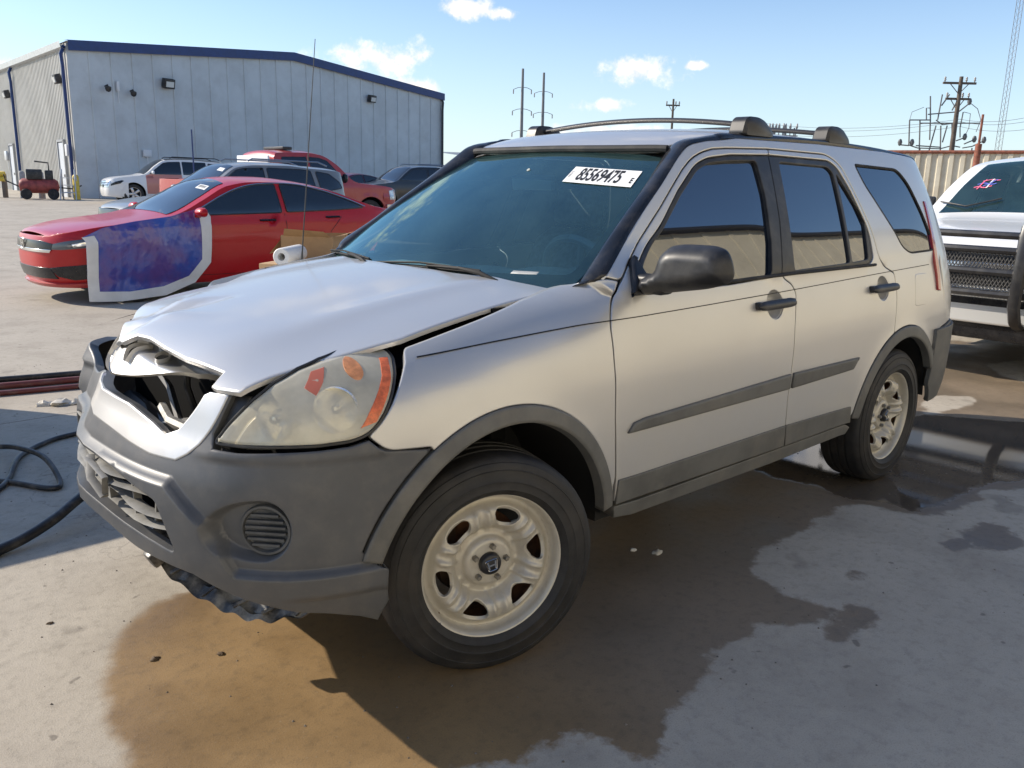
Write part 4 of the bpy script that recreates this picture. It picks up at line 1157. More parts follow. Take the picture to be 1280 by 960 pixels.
def seat(y, x):
    mb = MB()
    def back(p, q):
        a = 2 * pi * p; w = .245 * (1 - .10 * q); t = q
        k = math.sqrt(max(0, 1 - (2 * t - 1)**8))
        return Vector((x - .05 - .30 * t + .075 * math.copysign(abs(sin(a))**.7, sin(a)) * k, y + w * math.copysign(abs(cos(a))**.5, cos(a)) * (.75 + .25 * k), .55 + .66 * t))
    mb.grid(back, 24, 12)
    mb.box((x + .15, y, .56), (.52, .48, .18), Matrix.Rotation(-.1, 3, 'Y'), bev=.06, smooth=True)
    s = mb.obj('seat', CAB, CRV)
    mb = MB(); mb.box((x - .37, y, 1.31), (.10, .26, .17), Matrix.Rotation(-.25, 3, 'Y'), bev=.05, smooth=True)
    for e in (-.06, .06): mb.tube([(x - .34, y + e, 1.18), (x - .36, y + e, 1.26)], .007, 6)
    mb.obj('head_restraint', CAB, s)
for y in (.37, -.37): seat(y, -1.25)
mb = MB(); mb.box((-2.05, 0, .85), (.18, 1.2, .7), Matrix.Rotation(-.3, 3, 'Y'), bev=.05, smooth=True); mb.box((-1.85, 0, .55), (.5, 1.2, .16), bev=.04)
mb.obj('rear_seat', CAB, CRV)
mb = MB(); mb.box((-.93, 0, 1.425), (.025, .23, .06), Matrix.Rotation(.15, 3, 'Y'), bev=.012, smooth=True); mb.tube([(-.925,0,1.45),(-.90,0,1.475)], .008, 6); mb.obj('rear_view_mirror', mat('mirror_grey', (.4, .42, .38), .3), CRV)
mb = MB(); mb.box((-1.5, 0, .45), (2.0, 1.5, .04)); mb.obj('cabin_floor', INNER, CRV)
# ================================================================== buildings, fence, poles
def frame(a, b):
    """matrix with x along a->b, z up, y to the left of travel, origin at a"""
    d = (b - a); d.z = 0; L = d.length; d.normalize()
    m_ = Matrix(((d.x, -d.y, 0, a.x), (d.y, d.x, 0, a.y), (0, 0, 1, a.z), (0, 0, 0, 1)))
    return m_, L
SIDING = mat('grey_siding', (.52, .55, .56), .5, .0, nscale=.6, namt=.08, dirt=((.32, .32, .31), .25, 1.3))
SIDING_L = mat('ribbed_siding', (.56, .55, .51), .55, .0, nscale=.6, namt=.08, dirt=((.28, .26, .22), .3, 1.2))
BLUETR = mat('blue_trim', (.012, .035, .14), .4, nscale=4, namt=.15)
GALV = mat('galvanised', (.55, .56, .57), .4, .6, nscale=6, namt=.1)
BEIGEW = mat('beige_siding', (.64, .58, .44), .6, nscale=.5, namt=.06, dirt=((.34, .30, .23), .25, 1.5))
DOORW = mat('pale_door', (.55, .58, .62), .5, nscale=3, namt=.06)
CONC = mat('cast_concrete', (.40, .38, .35), .8, nscale=8, namt=.15)
YELLOW = mat('safety_yellow', (.70, .50, .05), .5, nscale=8, namt=.15, dirt=((.3, .25, .15), .3, 6))

def ribbed(mb, M_, L, z0, ztop, pitch, depth, rib=.35):
    """ribbed sheet along local x from 0 to L; ztop(x) gives its top edge; ribs point to -y"""
    xs = []; n = int(L / pitch)
    for i in range(n):
        x = i * pitch
        xs += [(x, 0), (x + pitch * (1 - rib) - .012, 0), (x + pitch * (1 - rib) + .012, -depth), (x + pitch - .012, -depth)]
    xs += [(n * pitch, 0), (L, 0)]
    V = []
    for x, y in xs: V += [M_ @ Vector((x, y, z0)), M_ @ Vector((x, y, ztop(x)))]
    mb.add(V, [(2 * i, 2 * i + 2, 2 * i + 3, 2 * i + 1) for i in range(len(xs) - 1)], False)

# ---- the grey metal workshop with blue trim
cA, cB, cC = cwg(-19.3, 38.5), cwg(-4.9, 57.8), cwg(-31.4, 52.4)
for q in (cA, cB, cC): q.z = 0
WKS = empty('workshop', tuple(cA), 0, 'long grey metal workshop with dark blue roof trim and downspouts', 'building')
def wloc(o):
    # keep the parts in world coordinates under the thing's own origin
    o.matrix_parent_inverse = Matrix.Translation(-Vector(o.parent.location)); return o
EV, RD = 6.75, 7.75
Mf, Lf = frame(cA, cB)
gab = lambda x: EV + (RD - EV) * (1 - abs(2 * x / Lf - 1))
mb = MB(); ribbed(mb, Mf, Lf, 0, gab, 1.0, .05, .10); wloc(mb.obj('gable_wall', SIDING, WKS))
Ml, Ll = frame(cC, cA)
mb = MB(); ribbed(mb, Ml, Ll, 0, lambda x: EV, .26, .045, .38); wloc(mb.obj('side_wall', SIDING_L, WKS))
mb = MB()
for x0, x1 in ((0, Lf / 2), (Lf / 2, Lf)):
    a = Mf @ Vector((x0, -.10, gab(x0))); b = Mf @ Vector((x1, -.10, gab(x1)))
    V = []
    for p in (a, b):
        for dy, dz in ((0, -.30), (-.08, -.30), (-.08, .12), (.25, .12)): V.append(p + (Mf.to_3x3() @ Vector((0, dy, 0))) + Vector((0, 0, dz)))
    mb.add(V, [(i, i + 1, i + 5, i + 4) for i in range(3)], False)
wloc(mb.obj('gable_trim', BLUETR, WKS))
mb = MB()
pa = Ml @ Vector((0, -.14, EV)); pb = Ml @ Vector((Ll, -.14, EV)); V = []
for p in (pa, pb):
    for dy, dz in ((.1, -.22), (-.08, -.18), (-.12, .06), (-.05, .10)): V.append(p + (Ml.to_3x3() @ Vector((0, dy, 0))) + Vector((0, 0, dz)))
mb.add(V, [(i, i + 1, i + 5, i + 4) for i in range(3)], False); wloc(mb.obj('gutter', GALV, WKS))
mb = MB()
r0 = [Mf @ Vector((0, -.05, EV + .08)), Mf @ Vector((Lf / 2, -.05, RD + .08)), Mf @ Vector((Lf, -.05, EV + .08))]
bk = (cC - cA)
mb.add(r0 + [p + bk for p in r0], [(0, 1, 4, 3), (1, 2, 5, 4)], False); wloc(mb.obj('roof', mat('roof_sheet', (.35, .36, .37), .5, .3), WKS))
def downspout(M_, x, top, mb):
    for a, b, c in ((x, -.12, 0),):
        p = [M_ @ Vector((x, -.05, top - .1)), M_ @ Vector((x, -.20, top - .45)), M_ @ Vector((x, -.16, top - .9)), M_ @ Vector((x, -.16, .15)), M_ @ Vector((x, -.4, .05))]
        mb.tube(p, .075, 6)
for M_, x in ((Ml, Ll - .15), (Ml, Ll - 10.2)):
    mb = MB(); downspout(M_, x, EV, mb); wloc(mb.obj('downspout', BLUETR, WKS))
mb = MB(); downspout(Mf, Lf - .2, EV, mb); wloc(mb.obj('downspout', mat('dark_spout', (.03, .03, .035), .5), WKS))
def wdoor(x, h):
    mb = MB(); mb.box((0, 0, 0), (1, .08, h)); 
    o = MB(); c = Ml @ Vector((x, -.06, 0)); R3 = Ml.to_3x3()
    o.box(c + Vector((0, 0, h / 2 + .25)), (.95, .07, h), R3)
    d = wloc(o.obj('door', DOORW, WKS))
    o = MB()
    for dx, w_, hh, dz in ((-.52, .1, h + .1, 0), (.52, .1, h + .1, 0)): o.box(c + R3 @ Vector((dx, -.02, 0)) + Vector((0, 0, hh / 2 + .25)), (w_, .12, hh), R3)
    o.box(c + R3 @ Vector((0, -.02, 0)) + Vector((0, 0, h + .33)), (1.14, .12, .1), R3)
    f = o.obj('door_frame', mat('frame_grey', (.30, .31, .32), .5), WKS); wloc(f)
    o = MB(); o.box(c + R3 @ Vector((.36, -.08, 0)) + Vector((0, 0, 1.25)), (.06, .06, .12), R3); wloc(o.obj('door_handle', DULLM, WKS))
wdoor(Ll - 1.9, 2.45); wdoor(Ll - 12.0, 2.45)
# flood lights and boxes on the walls
def wall_light(name, M_, x, z, sz, label, m_=None):
    c = M_ @ Vector((x, -.05, z)); t = empty(name, tuple(c), 0, label, 'wall light'); R3 = M_.to_3x3()
    o = MB(); o.box(c + R3 @ Vector((0, -.16, 0)), (sz, .26, sz * .8), R3 @ Matrix.Rotation(.25, 3, 'X'), bev=.03); wloc(o.obj('lamp_body', m_ or BLACKPL, t))
    o = MB(); o.box(c + R3 @ Vector((0, -.30, -.05)), (sz * .7, .03, sz * .45), R3 @ Matrix.Rotation(.25, 3, 'X')); wloc(o.obj('lamp_glass', mat('lamp_glass', (.6, .62, .6), .2), t))
    o = MB(); o.box(c + R3 @ Vector((0, -.02, 0)), (.12, .06, .12), R3); wloc(o.obj('bracket', BLACKPL, t))
wall_light('wall_light', Mf, 4.55, 5.55, .55, 'square black flood light high on the grey gable wall, above the white SUV')
wall_light('wall_light', Mf, 17.6, 6.0, .5, 'square flood light high on the far right half of the grey gable wall')
wall_light('wall_light', Ml, Ll - 1.0, 5.35, .5, 'flood light beside the corner on the ribbed sunlit wall')
wall_light('wall_light', Ml, Ll - 11.2, 5.3, .5, 'flood light on the ribbed wall left of the second blue downspout')
def camera_dome(x, z, label):
    c = Mf @ Vector((x, -.03, z)); t = empty('security_camera', tuple(c), 0, label, 'camera'); R3 = Mf.to_3x3()
    o = MB(); o.tube([c, c + R3 @ Vector((0, -.25, .05)), c + R3 @ Vector((0, -.28, -.05))], .03, 6); wloc(o.obj('arm', BLACKPL, t))
    o = MB(); o.lathe([(0, -.14), (.09, -.10), (.13, -.02), (.13, .08), (.05, .12), (0, .12)], 14, Matrix.Translation(c + R3 @ Vector((0, -.28, -.12)))); wloc(o.obj('dome', BLACKPL, t))
camera_dome(1.55, 5.15, 'left of two black dome cameras on the grey gable wall near its corner')
camera_dome(2.72, 5.05, 'right of two black dome cameras on the grey gable wall near its corner')
def wall_box(name, M_, x, z, d, m_, label, cat_):
    c = M_ @ Vector((x, -d[1] / 2 - .03, z)); o = MB(); o.box(c, d, M_.to_3x3(), bev=.02)
    o.tube([c + Vector((0, 0, -d[2] / 2)), c + Vector((0, 0, -d[2] / 2 - .5))], .02, 6)
    return tag(o.obj(name, m_), label, cat_)
wall_box('junction_box', Mf, 2.12, 5.2, (.12, .12, .42), mat('box_white', (.7, .7, .7), .5), 'slim white box between two dome cameras on the gable wall', 'box')
wall_box('vent_hood', Mf, 3.3, 2.35, (.4, .12, .32), mat('box_white', (.7, .7, .7), .5), 'small white panel low on the grey gable wall', 'panel')
wall_box('meter_box', Ml, Ll - .55, 2.35, (.3, .22, .5), mat('box_white', (.7, .7, .7), .5), 'white meter box beside the corner of the ribbed wall', 'box')
wall_box('meter_box', Ml, Ll - 12.9, 2.2, (.5, .22, .5), GALV, 'grey meter box left of the farther door on the ribbed wall', 'box')

def gpx(px, py, z=0.0):
    """ground point seen at a pixel, on the sloping yard (used once, to lay the yard out)"""
    d = px_dir(px, py); t = 10.0
    for _ in range(60):
        p = CAMP + d * t; t -= (p.z - rise(p.x, p.y) - z) / d.z * .8
    return CAMP + d * t
# yellow barrier, bollards and yard clutter before the workshop
def yard(X, D): return cwg(X, D)
b0 = yard(-22.6, 37.6)
BR = empty('barrier', tuple(b0), YAW, 'yellow guard rail on posts at the left edge, before the ribbed wall', 'barrier')
o = MB()
for z in (.78, 1.0): o.tube([(0, 2.2, z), (0, -.6, z)], .10, 8)
o.box((.04, .8, .89), (.05, 2.8, .40), bev=.01); o.obj('rail', YELLOW, BR)
for y in (2.1, .8, -.5):
    o = MB(); o.box((.1, y, .5), (.16, .16, 1.0), bev=.01); o.obj('post', mat('post_brown', (.16, .12, .09), .7), BR)
def bollard(X, D, m_, label, h=1.15, r_=.13):
    o = MB(); o.lathe([(0, h), (r_ * .6, h - .02), (r_, h - .10), (r_, 0)], 16); q = o.obj('bollard', m_); q.location = yard(X, D); return tag(q, label, 'bollard')
bollard(-20.35, 37.4, CONC, 'grey concrete bollard left of the red compressor')
bollard(-18.75, 37.2, YELLOW, 'yellow bollard at the workshop corner beside the white SUV', 1.05)
bollard(-21.2, 37.5, CONC, 'grey bollard beside the yellow guard rail')
# red compressor cart
k0 = yard(-20.0, 36.6)
KC = empty('compressor', tuple(k0), YAW + .5, 'red portable compressor with a dark engine, parked before the ribbed wall', 'compressor')
o = MB(); o.lathe([(0, -.75), (.2, -.72), (.30, -.6), (.30, .6), (.2, .72), (0, .75)], 20, Matrix.Translation((0, 0, .55)) @ Matrix.Rotation(R(90), 4, 'X')); o.obj('tank', mat('faded_red', (.30, .06, .05), .55, nscale=6, namt=.3), KC)
o = MB(); o.box((0, .15, 1.02), (.45, .6, .42), bev=.05); o.box((0, -.4, 1.0), (.3, .3, .4), bev=.04); o.tube([(0, -.4, 1.2), (0, -.4, 1.5), (0, .1, 1.55)], .03, 6); o.obj('engine', BLACKPL, KC)
for y in (.5, -.5):
    for x in (.34, -.34):
        o = MB(); o.lathe([(0, -.06), (.2, -.06), (.22, -.03), (.22, .03), (.2, .06), (0, .06)], 18, Matrix.Translation((x, y, .22)) @ Matrix.Rotation(R(90), 4, 'Y')); o.obj('wheel', RUBBER, KC)
o = MB(); o.tube([(0, .7, .5), (.0, 1.2, .75), (0, 1.25, 1.0)], .03, 6); o.tube([(0, -.7, .5), (0, -1.3, .45), (0, -1.6, .6)], .03, 6); o.obj('tow_bar', BLACKPL, KC)
# pale step ladder leaning by the door
l0 = yard(-18.9, 36.9)
LD = empty('step_ladder', tuple(l0), YAW + .3, 'small pale step ladder standing open by the nearer workshop door', 'ladder')
o = MB()
for y in (-.25, .25): o.tube([(.4, y * 1.3, 0), (0, y, 1.25)], .03, 6)
o.obj('front_frame', GALV, LD)
o = MB()
for y in (-.25, .25): o.tube([(-.4, y * 1.2, 0), (0, y, 1.25)], .025, 6)
o.tube([(-.3, -.3, .3), (-.3, .3, .3)], .02, 6); o.obj('rear_frame', GALV, LD)
for z in (.3, .6, .9): 
    o = MB(); o.box((.4 - z * .32, 0, z), (.12, .5, .03)); o.obj('step', GALV, LD)

# lower grey building beyond the workshop's right end
q = cwg(-4.6, 70); q.z = 0
o = MB(); Mq, Lq = frame(q, cwg(6, 74)); Mq.translation.z = 0; ribbed(mb := MB(), Mq, Lq, 0, lambda x: 3.4, .5, .03)
SH = empty('shed', tuple(q), 0, 'low pale metal shed beyond the right end of the grey workshop', 'building')
wloc(mb.obj('wall', mat('pale_siding', (.42, .45, .46), .5), SH))
o = MB(); a = Mq @ Vector((0, -.2, 3.4)); b = Mq @ Vector((Lq, -.2, 3.4)); c = Mq @ Vector((Lq, 8, 3.9)); d = Mq @ Vector((0, 8, 3.9)); o.add([a, b, c, d], [(0, 1, 2, 3)], False); o.box((a + b) / 2, (Lq, .12, .22), Mq.to_3x3()); wloc(o.obj('roof', mat('roof_sheet2', (.22, .24, .25), .5), SH))

# ---- tan sheet-metal fence with rusty rail, behind the white pickup
f0, f1 = cwg(10.2, 27.4), cwg(22.1, 20.0); f0.z = f1.z = 0
FN = empty('metal_fence', tuple(f0), 0, 'tan corrugated metal fence with a rusty top rail', 'fence')
Mn, Ln = frame(f0, f1); FT = 2.55
mb = MB(); ribbed(mb, Mn, Ln, .05, lambda x: FT, .30, .05, .45); wloc(mb.obj('panel', mat('tan_sheet', (.56, .51, .40), .55, nscale=1.2, namt=.10, dirt=((.34, .25, .15), .35, 2.5)), FN))
RUST = mat('rust_red', (.22, .075, .045), .75, nscale=10, namt=.4)
mb = MB(); mb.tube([Mn @ Vector((0, -.05, FT + .03)), Mn @ Vector((Ln, -.05, FT + .03))], .05, 8); wloc(mb.obj('top_rail', RUST, FN))
for x in np.arange(.2, Ln, 2.6):
    mb = MB(); mb.tube([Mn @ Vector((x, .12, 0)), Mn @ Vector((x, .12, FT + .05))], .05, 8); wloc(mb.obj('post', RUST, FN))
p_ = cwg(11.42, 22.0); o = MB(); o.tube([(0, 0, 0), (0, 0, 2.5)], .075, 12); o.tube([(0, 0, 2.45), (0, 0, 3.2)], .03, 8); o.lathe([(.12, 0), (.12, .06), (.08, .08)], 12); q = o.obj('steel_post', RUST); q.location = p_; tag(q, 'thick rusty steel pipe post standing in front of the tan fence', 'post')

# ---- beige metal building across the lane, mirrored in the side windows
g0, g1 = Vector((34, 10.2, 0)), Vector((-46, 10.2, 0))
BB = empty('beige_building', tuple(g0), 0, 'long beige metal building with dark eave facing the silver SUV, mirrored in its side windows', 'building')
Mg, Lg = frame(g0, g1); 
mb = MB(); V = []
ribbed(mb, frame(g1, g0)[0], Lg, 0, lambda x: 7.1, .9, .03, .2); wloc(mb.obj('wall', BEIGEW, BB))
mb = MB(); mb.box((-6, 10.1, 7.16), (80.4, .4, .12)); wloc(mb.obj('eave_trim', mat('dark_eave', (.03, .03, .035), .5), BB))
mb = MB(); mb.add([(34.1, 10.0, 7.23), (-46.1, 10.0, 7.23), (-46.1, 22, 8.6), (34.1, 22, 8.6)], [(0, 1, 2, 3)], False); wloc(mb.obj('roof', mat('roof_sheet', (.35, .36, .37), .5), BB))

# ---- utility poles, wires and the substation frame
WOOD = mat('pole_wood', (.11, .085, .065), .85, nscale=3, namt=.25)
STEELP = mat('pole_steel', (.20, .20, .20), .6, .3)
INS = mat('insulator', (.32, .30, .28), .4)
def pole(name, X, D, h, r_, arms, m_, label):
    b = cwg(X, D); t = empty(name, tuple(b), YAW + pi / 2, label, 'utility pole')
    o = MB(); o.tube([(0, 0, 0), (0, 0, h)], [r_, r_ * .6], 10); o.obj('pole', m_, t)
    for z, w, kind in arms:
        o = MB()
        if kind == 'cross':
            o.box((0, -.15, z), (w, .12, .14)); o.tube([(-w * .3, -.15, z), (0, -.1, z - .7)], .03, 5); o.tube([(w * .3, -.15, z), (0, -.1, z - .7)], .03, 5)
            a = o.obj('crossarm', m_, t)
            for x in (-w * .45, -w * .2, w * .45):
                o = MB(); o.lathe([(0, .34), (.05, .32), (.08, .24), (.05, .2), (.09, .12), (.05, .08), (.03, 0)], 8, Matrix.Translation((x, -.15, z + .07))); o.obj('insulator', INS, a)
        else:
            o.tube([(-w / 2, 0, z - .15), (-w / 4, 0, z + .15), (0, 0, z + .25), (w / 4, 0, z + .15), (w / 2, 0, z - .15)], .05, 6); a = o.obj('crossarm', STEELP, t)
            for x in (-w / 2, w / 2):
                o = MB(); o.lathe([(0, .0), (.10, -.1), (.10, -.7), (0, -.8)], 8, Matrix.Translation((x, 0, z - .1))); o.obj('insulator', INS, a)
    return t
def zat(px, py, D):  # height above the yard of something seen at a pixel at distance D
    d = px_dir(px, py); k_ = D / d.dot(FWD); p = CAMP + d * k_
    X = (p - CAMP).dot(RGT); return X, p.z
X1, Z1 = zat(653.7, 86, 150); X2, Z2 = zat(680, 91, 165)
pole('transmission_pole', X1, 150, Z1 - .5, .34, [(zat(653, 111, 150)[1] - .5, 3.0, 'arc'), (zat(652, 138, 150)[1] - .5, 3.2, 'arc'), (zat(652, 165, 150)[1] - .5, 3.2, 'arc')], STEELP, 'taller steel transmission pole with curved arms, left of a pair beyond the roof')
pole('transmission_pole', X2, 165, Z2 - .5, .36, [(zat(680, 116, 165)[1] - .5, 3.3, 'arc'), (zat(679, 142, 165)[1] - .5, 3.5, 'arc'), (zat(679, 168, 165)[1] - .5, 3.5, 'arc')], STEELP, 'slightly shorter steel transmission pole, right of a pair beyond the roof')
X3, Z3 = zat(842, 124, 90)
pole('utility_pole', X3, 90, Z3 - .5, .17, [(Z3 - 1.1, 1.4, 'cross')], WOOD, 'small wooden pole with one crossarm rising behind the roof bars')
X4, Z4 = zat(1202, 96, 60)
P4 = pole('utility_pole', X4, 60, Z4 - .5, .20, [(Z4 - .9, 2.2, 'cross'), (Z4 - 1.9, 1.6, 'cross')], WOOD, 'weathered wooden pole with two crossarms beside the steel lattice frame')
def pin_rack(px, D, label):
    X, z = zat(px, 160, D); b = cwg(X, D); t = empty('bus_support', tuple(b), YAW + pi / 2, label, 'substation equipment')
    o = MB()
    for x in (-.45, .45): o.tube([(x, 0, 0), (x * .8, 0, z - .5)], .06, 6)
    o.box((0, 0, z - 1.2), (1.4, .1, .1)); o.obj('stand', STEELP, t)
    for x in (-.5, 0, .5):
        o = MB(); o.lathe([(0, 1.1), (.06, 1.05), (.12, .7), (.06, .6), (.12, .35), (.05, .3), (.05, 0)], 8, Matrix.Translation((x, 0, z - 1.2)) @ Matrix.Rotation(.2 * x, 4, 'Y')); o.obj('insulator', INS, t)
for px, w in ((962, 'leftmost'), (974, 'middle'), (988, 'rightmost')): pin_rack(px, 80, w + ' of three small insulator stands showing over the roof bars')
# steel lattice frame with insulator arms
def seg(mb, D, pts, r_): mb.tube([CAMP + px_dir(px, py) * (D / px_dir(px, py).dot(FWD)) for px, py in pts], r_, 6)
Xs, Zs = zat(1178, 160, 64)
SB_ = empty('substation_frame', tuple(cwg(Xs, 64)), 0, 'grey steel lattice substation frame with angled insulator arms', 'substation')
o = MB(); r_ = .10
for P in ([(1158,200),(1170,157)], [(1175,205),(1176,157)], [(1178,178),(1184,157)], [(1190,205),(1190,155)], [(1172,150),(1178,118)], [(1177,132),(1187,118)], [(1190,138),(1196,127)],
          [(1135,181),(1147,185),(1175,186),(1190,182),(1200,184)], [(1145,182),(1175,184)], [(1170,150),(1178,156),(1192,154)], [(1158,150),(1158,135),(1163,135)], [(1163,120),(1163,150)],
          [(1137,150),(1162,150)], [(1150,154),(1225,154)], [(1160,143),(1195,140)], [(1150,185),(1148,200)], [(1163,150),(1162,175)], [(1137,150),(1136,182)], [(1150,150),(1149,190)], [(1198,140),(1212,129)], [(1204,140),(1200,160),(1200,172)],
          [(1205,180),(1217,175)], [(1203,185),(1215,183),(1230,176)], [(1195,176),(1206,172)], [(1215,185),(1213,200)], [(1130,197),(1145,196),(1160,199),(1215,199)], [(1125,181),(1136,182)]):
    seg(o, 64, P, r_ * (.55 if len(P) > 2 else .6) * .8)
SBO = wloc(o.obj('lattice', mat('lattice_steel', (.17, .165, .155), .6, .3), SB_))
for px, py in ((1125, 178), (1140, 178), (1206, 171), (1218, 174), (1230, 175), (1212, 127)):
    o = MB(); c = CAMP + px_dir(px, py) * (64 / px_dir(px, py).dot(FWD)); o.lathe([(0, -.25), (.1, -.2), (.16, 0), (.1, .2), (0, .25)], 10, Matrix.Translation(c)); wloc(o.obj('insulator', mat('insulator_dark', (.10, .10, .10), .4), SB_))
o = MB()
seg(o, 64, [(1212,128),(1222,136),(1226,150),(1220,165)], .025); seg(o, 64, [(1205,140),(1213,142),(1211,160),(1206,170)], .025); seg(o, 64, [(1137,150),(1140,140),(1155,134)], .02); wloc(o.obj('jumper_cable', STEELP, SB_))
# overhead wires
def wire(a, b, sag, label, r_=.012):
    P = [a + (b - a) * t - Vector((0, 0, sag * 4 * t * (1 - t))) for t in np.linspace(0, 1, 25)]
    mid = P[12]; o = MB(); o.tube([p - mid for p in P], r_, 5); q = o.obj('wire', mat('wire_dark', (.06, .06, .065), .6)); q.location = mid; return tag(q, label, 'wire', 'overhead wires')
def at(px, py, D): d = px_dir(px, py); return CAMP + d * (D / d.dot(FWD))
WL = 'thin dark overhead wire crossing the sky beside the wooden pole'
for z0, z1, z2 in ((150, 149, 128), (154, 152, 134), (162, 158, 146)):
    wire(at(955, z0 + 4, 78), at(1200, z1, 60), .5, WL); wire(at(1200, z1, 60), at(1330, z2 + 6, 48), .4, WL)
wire(at(1200, 192, 50), at(1330, 184, 44), .2, WL)
# guyed lattice mast at the right edge
Xm, Zm = zat(1275, 60, 75)
bm_ = cwg(Xm - .55, 75); MS = empty('lattice_mast', tuple(bm_), YAW + pi / 2, 'slim pale lattice mast at the right edge of the sky', 'mast')
o = MB(); Hm = 26; c3 = [(.28 * cos(a), .28 * sin(a)) for a in (0, 2.09, 4.19)]
for x, y in c3: o.tube([(x, y, 0), (x, y, Hm)], .022, 5)
o.obj('leg', STEELP, MS)
o = MB()
for i in range(52):
    for k_ in range(3):
        a = c3[k_]; b = c3[(k_ + 1) % 3]; o.tube([(a[0], a[1], i * .5), (b[0], b[1], i * .5 + .5)], .010, 4, cap=False)
o.obj('bracing', STEELP, MS)
# ================================================================== the other vehicles
class Shape:
    """smooth car body: plan superellipse x section profile below, leaning greenhouse above"""
    def __init__(s, **k):
        s.__dict__.update(k)
        s.b = pchip(*zip(*s.section)); s.no = pchip(*zip(*s.noses)); s.ta = pchip(*zip(*s.tails)); s.tp = pchip(*zip(*s.topline)); s.be = pchip(*zip(*s.beltline))
        s.x0 = getattr(s, 'x0', 0.1); s.x1 = getattr(s, 'x1', -s.wb + .1); s.nf = getattr(s, 'nf', 3.2); s.nr = getattr(s, 'nr', 4.0)
        s.lean = getattr(s, 'lean', .30); s.lean2 = getattr(s, 'lean2', .14)
    def plan(s, x, z):
        k = 1
        if x > s.x0: q = min((x - s.x0) / (s.no(z) - s.x0), .9999); k *= (1 - q**s.nf)**(1 / s.nf)
        if x < s.x1: q = min((s.x1 - x) / (s.x1 - s.ta(z)), .9999); k *= (1 - q**s.nr)**(1 / s.nr)
        return k
    def W(s, x, z):
        be = s.be(x); a = s.b(min(z, be + .02)) * s.plan(x, z)
        for cx in (0, -s.wb):
            d = hypot(x - cx, z - s.wr); a += s.flare * math.exp(-((d - s.wr - .06) / .07)**2) * ss(.15, .45, z)
        if z > be - .08:
            t = z - be; g = s.b(be) * s.plan(x, min(z, be)) - s.lean * t - s.lean2 * t * abs(t)
            a = softmin(a + max(0, t) * .3, g, .04)
        return a
    def side(s, u, v): return (u, s.W(u, v), v)
    def drop(s, x): return .030 + .03 * ss(s.be(x) - .05, s.be(x) + .2, s.tp(x))
    def top(s, u, v):
        """u along, v across (metres-like, +-s.hv)"""
        zt = s.tp(u); d = s.drop(u); ze = zt - d; ye = s.W(u, ze); t = v / s.hv
        return (u, t * ye, ze + d * (1 - abs(t)**2.4))
    hv = .7
    def front(s, u, v):
        t = min(abs(u) / 1.3, 1) * pi / 2; n = 2 / s.nf; b = s.W(s.x0, v)
        return (s.x0 + (s.no(v) - s.x0) * max(cos(t), 0)**n, math.copysign(1, u) * b * sin(t)**n, v)
    def rear(s, u, v):
        t = min(abs(u) / 1.2, 1) * pi / 2; n = 2 / s.nr; b = s.W(s.x1, v)
        return (s.x1 + (s.ta(v) - s.x1) * max(cos(t), 0)**n, math.copysign(1, u) * b * sin(t)**n, v)
    def uf(s, x, z):
        return 1.3 * 2 / pi * math.acos(min(1, max(0, (x - s.x0) / (s.no(z) - s.x0)))**(s.nf / 2))

def wheel_simple(parent, x, y, r_, w, rim_m, spokes, flip, steer=0, dark=True):
    root = bpy.data.objects.new('wheel', None); COL.objects.link(root); root.parent = parent
    A = Matrix.Rotation(R(-90), 4, 'X')
    rr = r_ * .68
    mb = MB(); mb.lathe([(rr, -.01), (rr + .01, .004), (r_ * .86, .012), (r_ * .96, .002), (r_, -.03), (r_, -w + .03), (r_ * .95, -w), (rr, -w)], 40, A); mb.obj('tyre', TYRE, root)
    mb = MB(); mb.lathe([(rr, -.01), (rr - .012, -.012), (rr - .02, -.045), (rr - .02, -w)], 40, A)
    for i in range(spokes):
        a = 2 * pi * i / spokes; M_ = A @ Matrix.Rotation(a, 4, 'Z')
        k = len(mb.v); mb.box((rr * .52, 0, -.028), (rr * .98, rr * 2.2 / spokes * .8, .03), None, bev=.006)
        mb.v[k:] = [tuple(M_ @ Vector(p)) for p in mb.v[k:]]
    mb.lathe([(0, -.005), (.05, -.008), (.07, -.02), (.07, -.05)], 20, A)
    rim = mb.obj('rim', rim_m, root)
    mb = MB(); mb.lathe([(0, -.09), (rr - .02, -.09)], 24, A); mb.obj('brake_disc', INNER, rim)
    root.matrix_local = Matrix.Translation((x, y, r_)) @ Matrix.Rotation((pi if flip else 0) + steer, 4, 'Z')
    return root

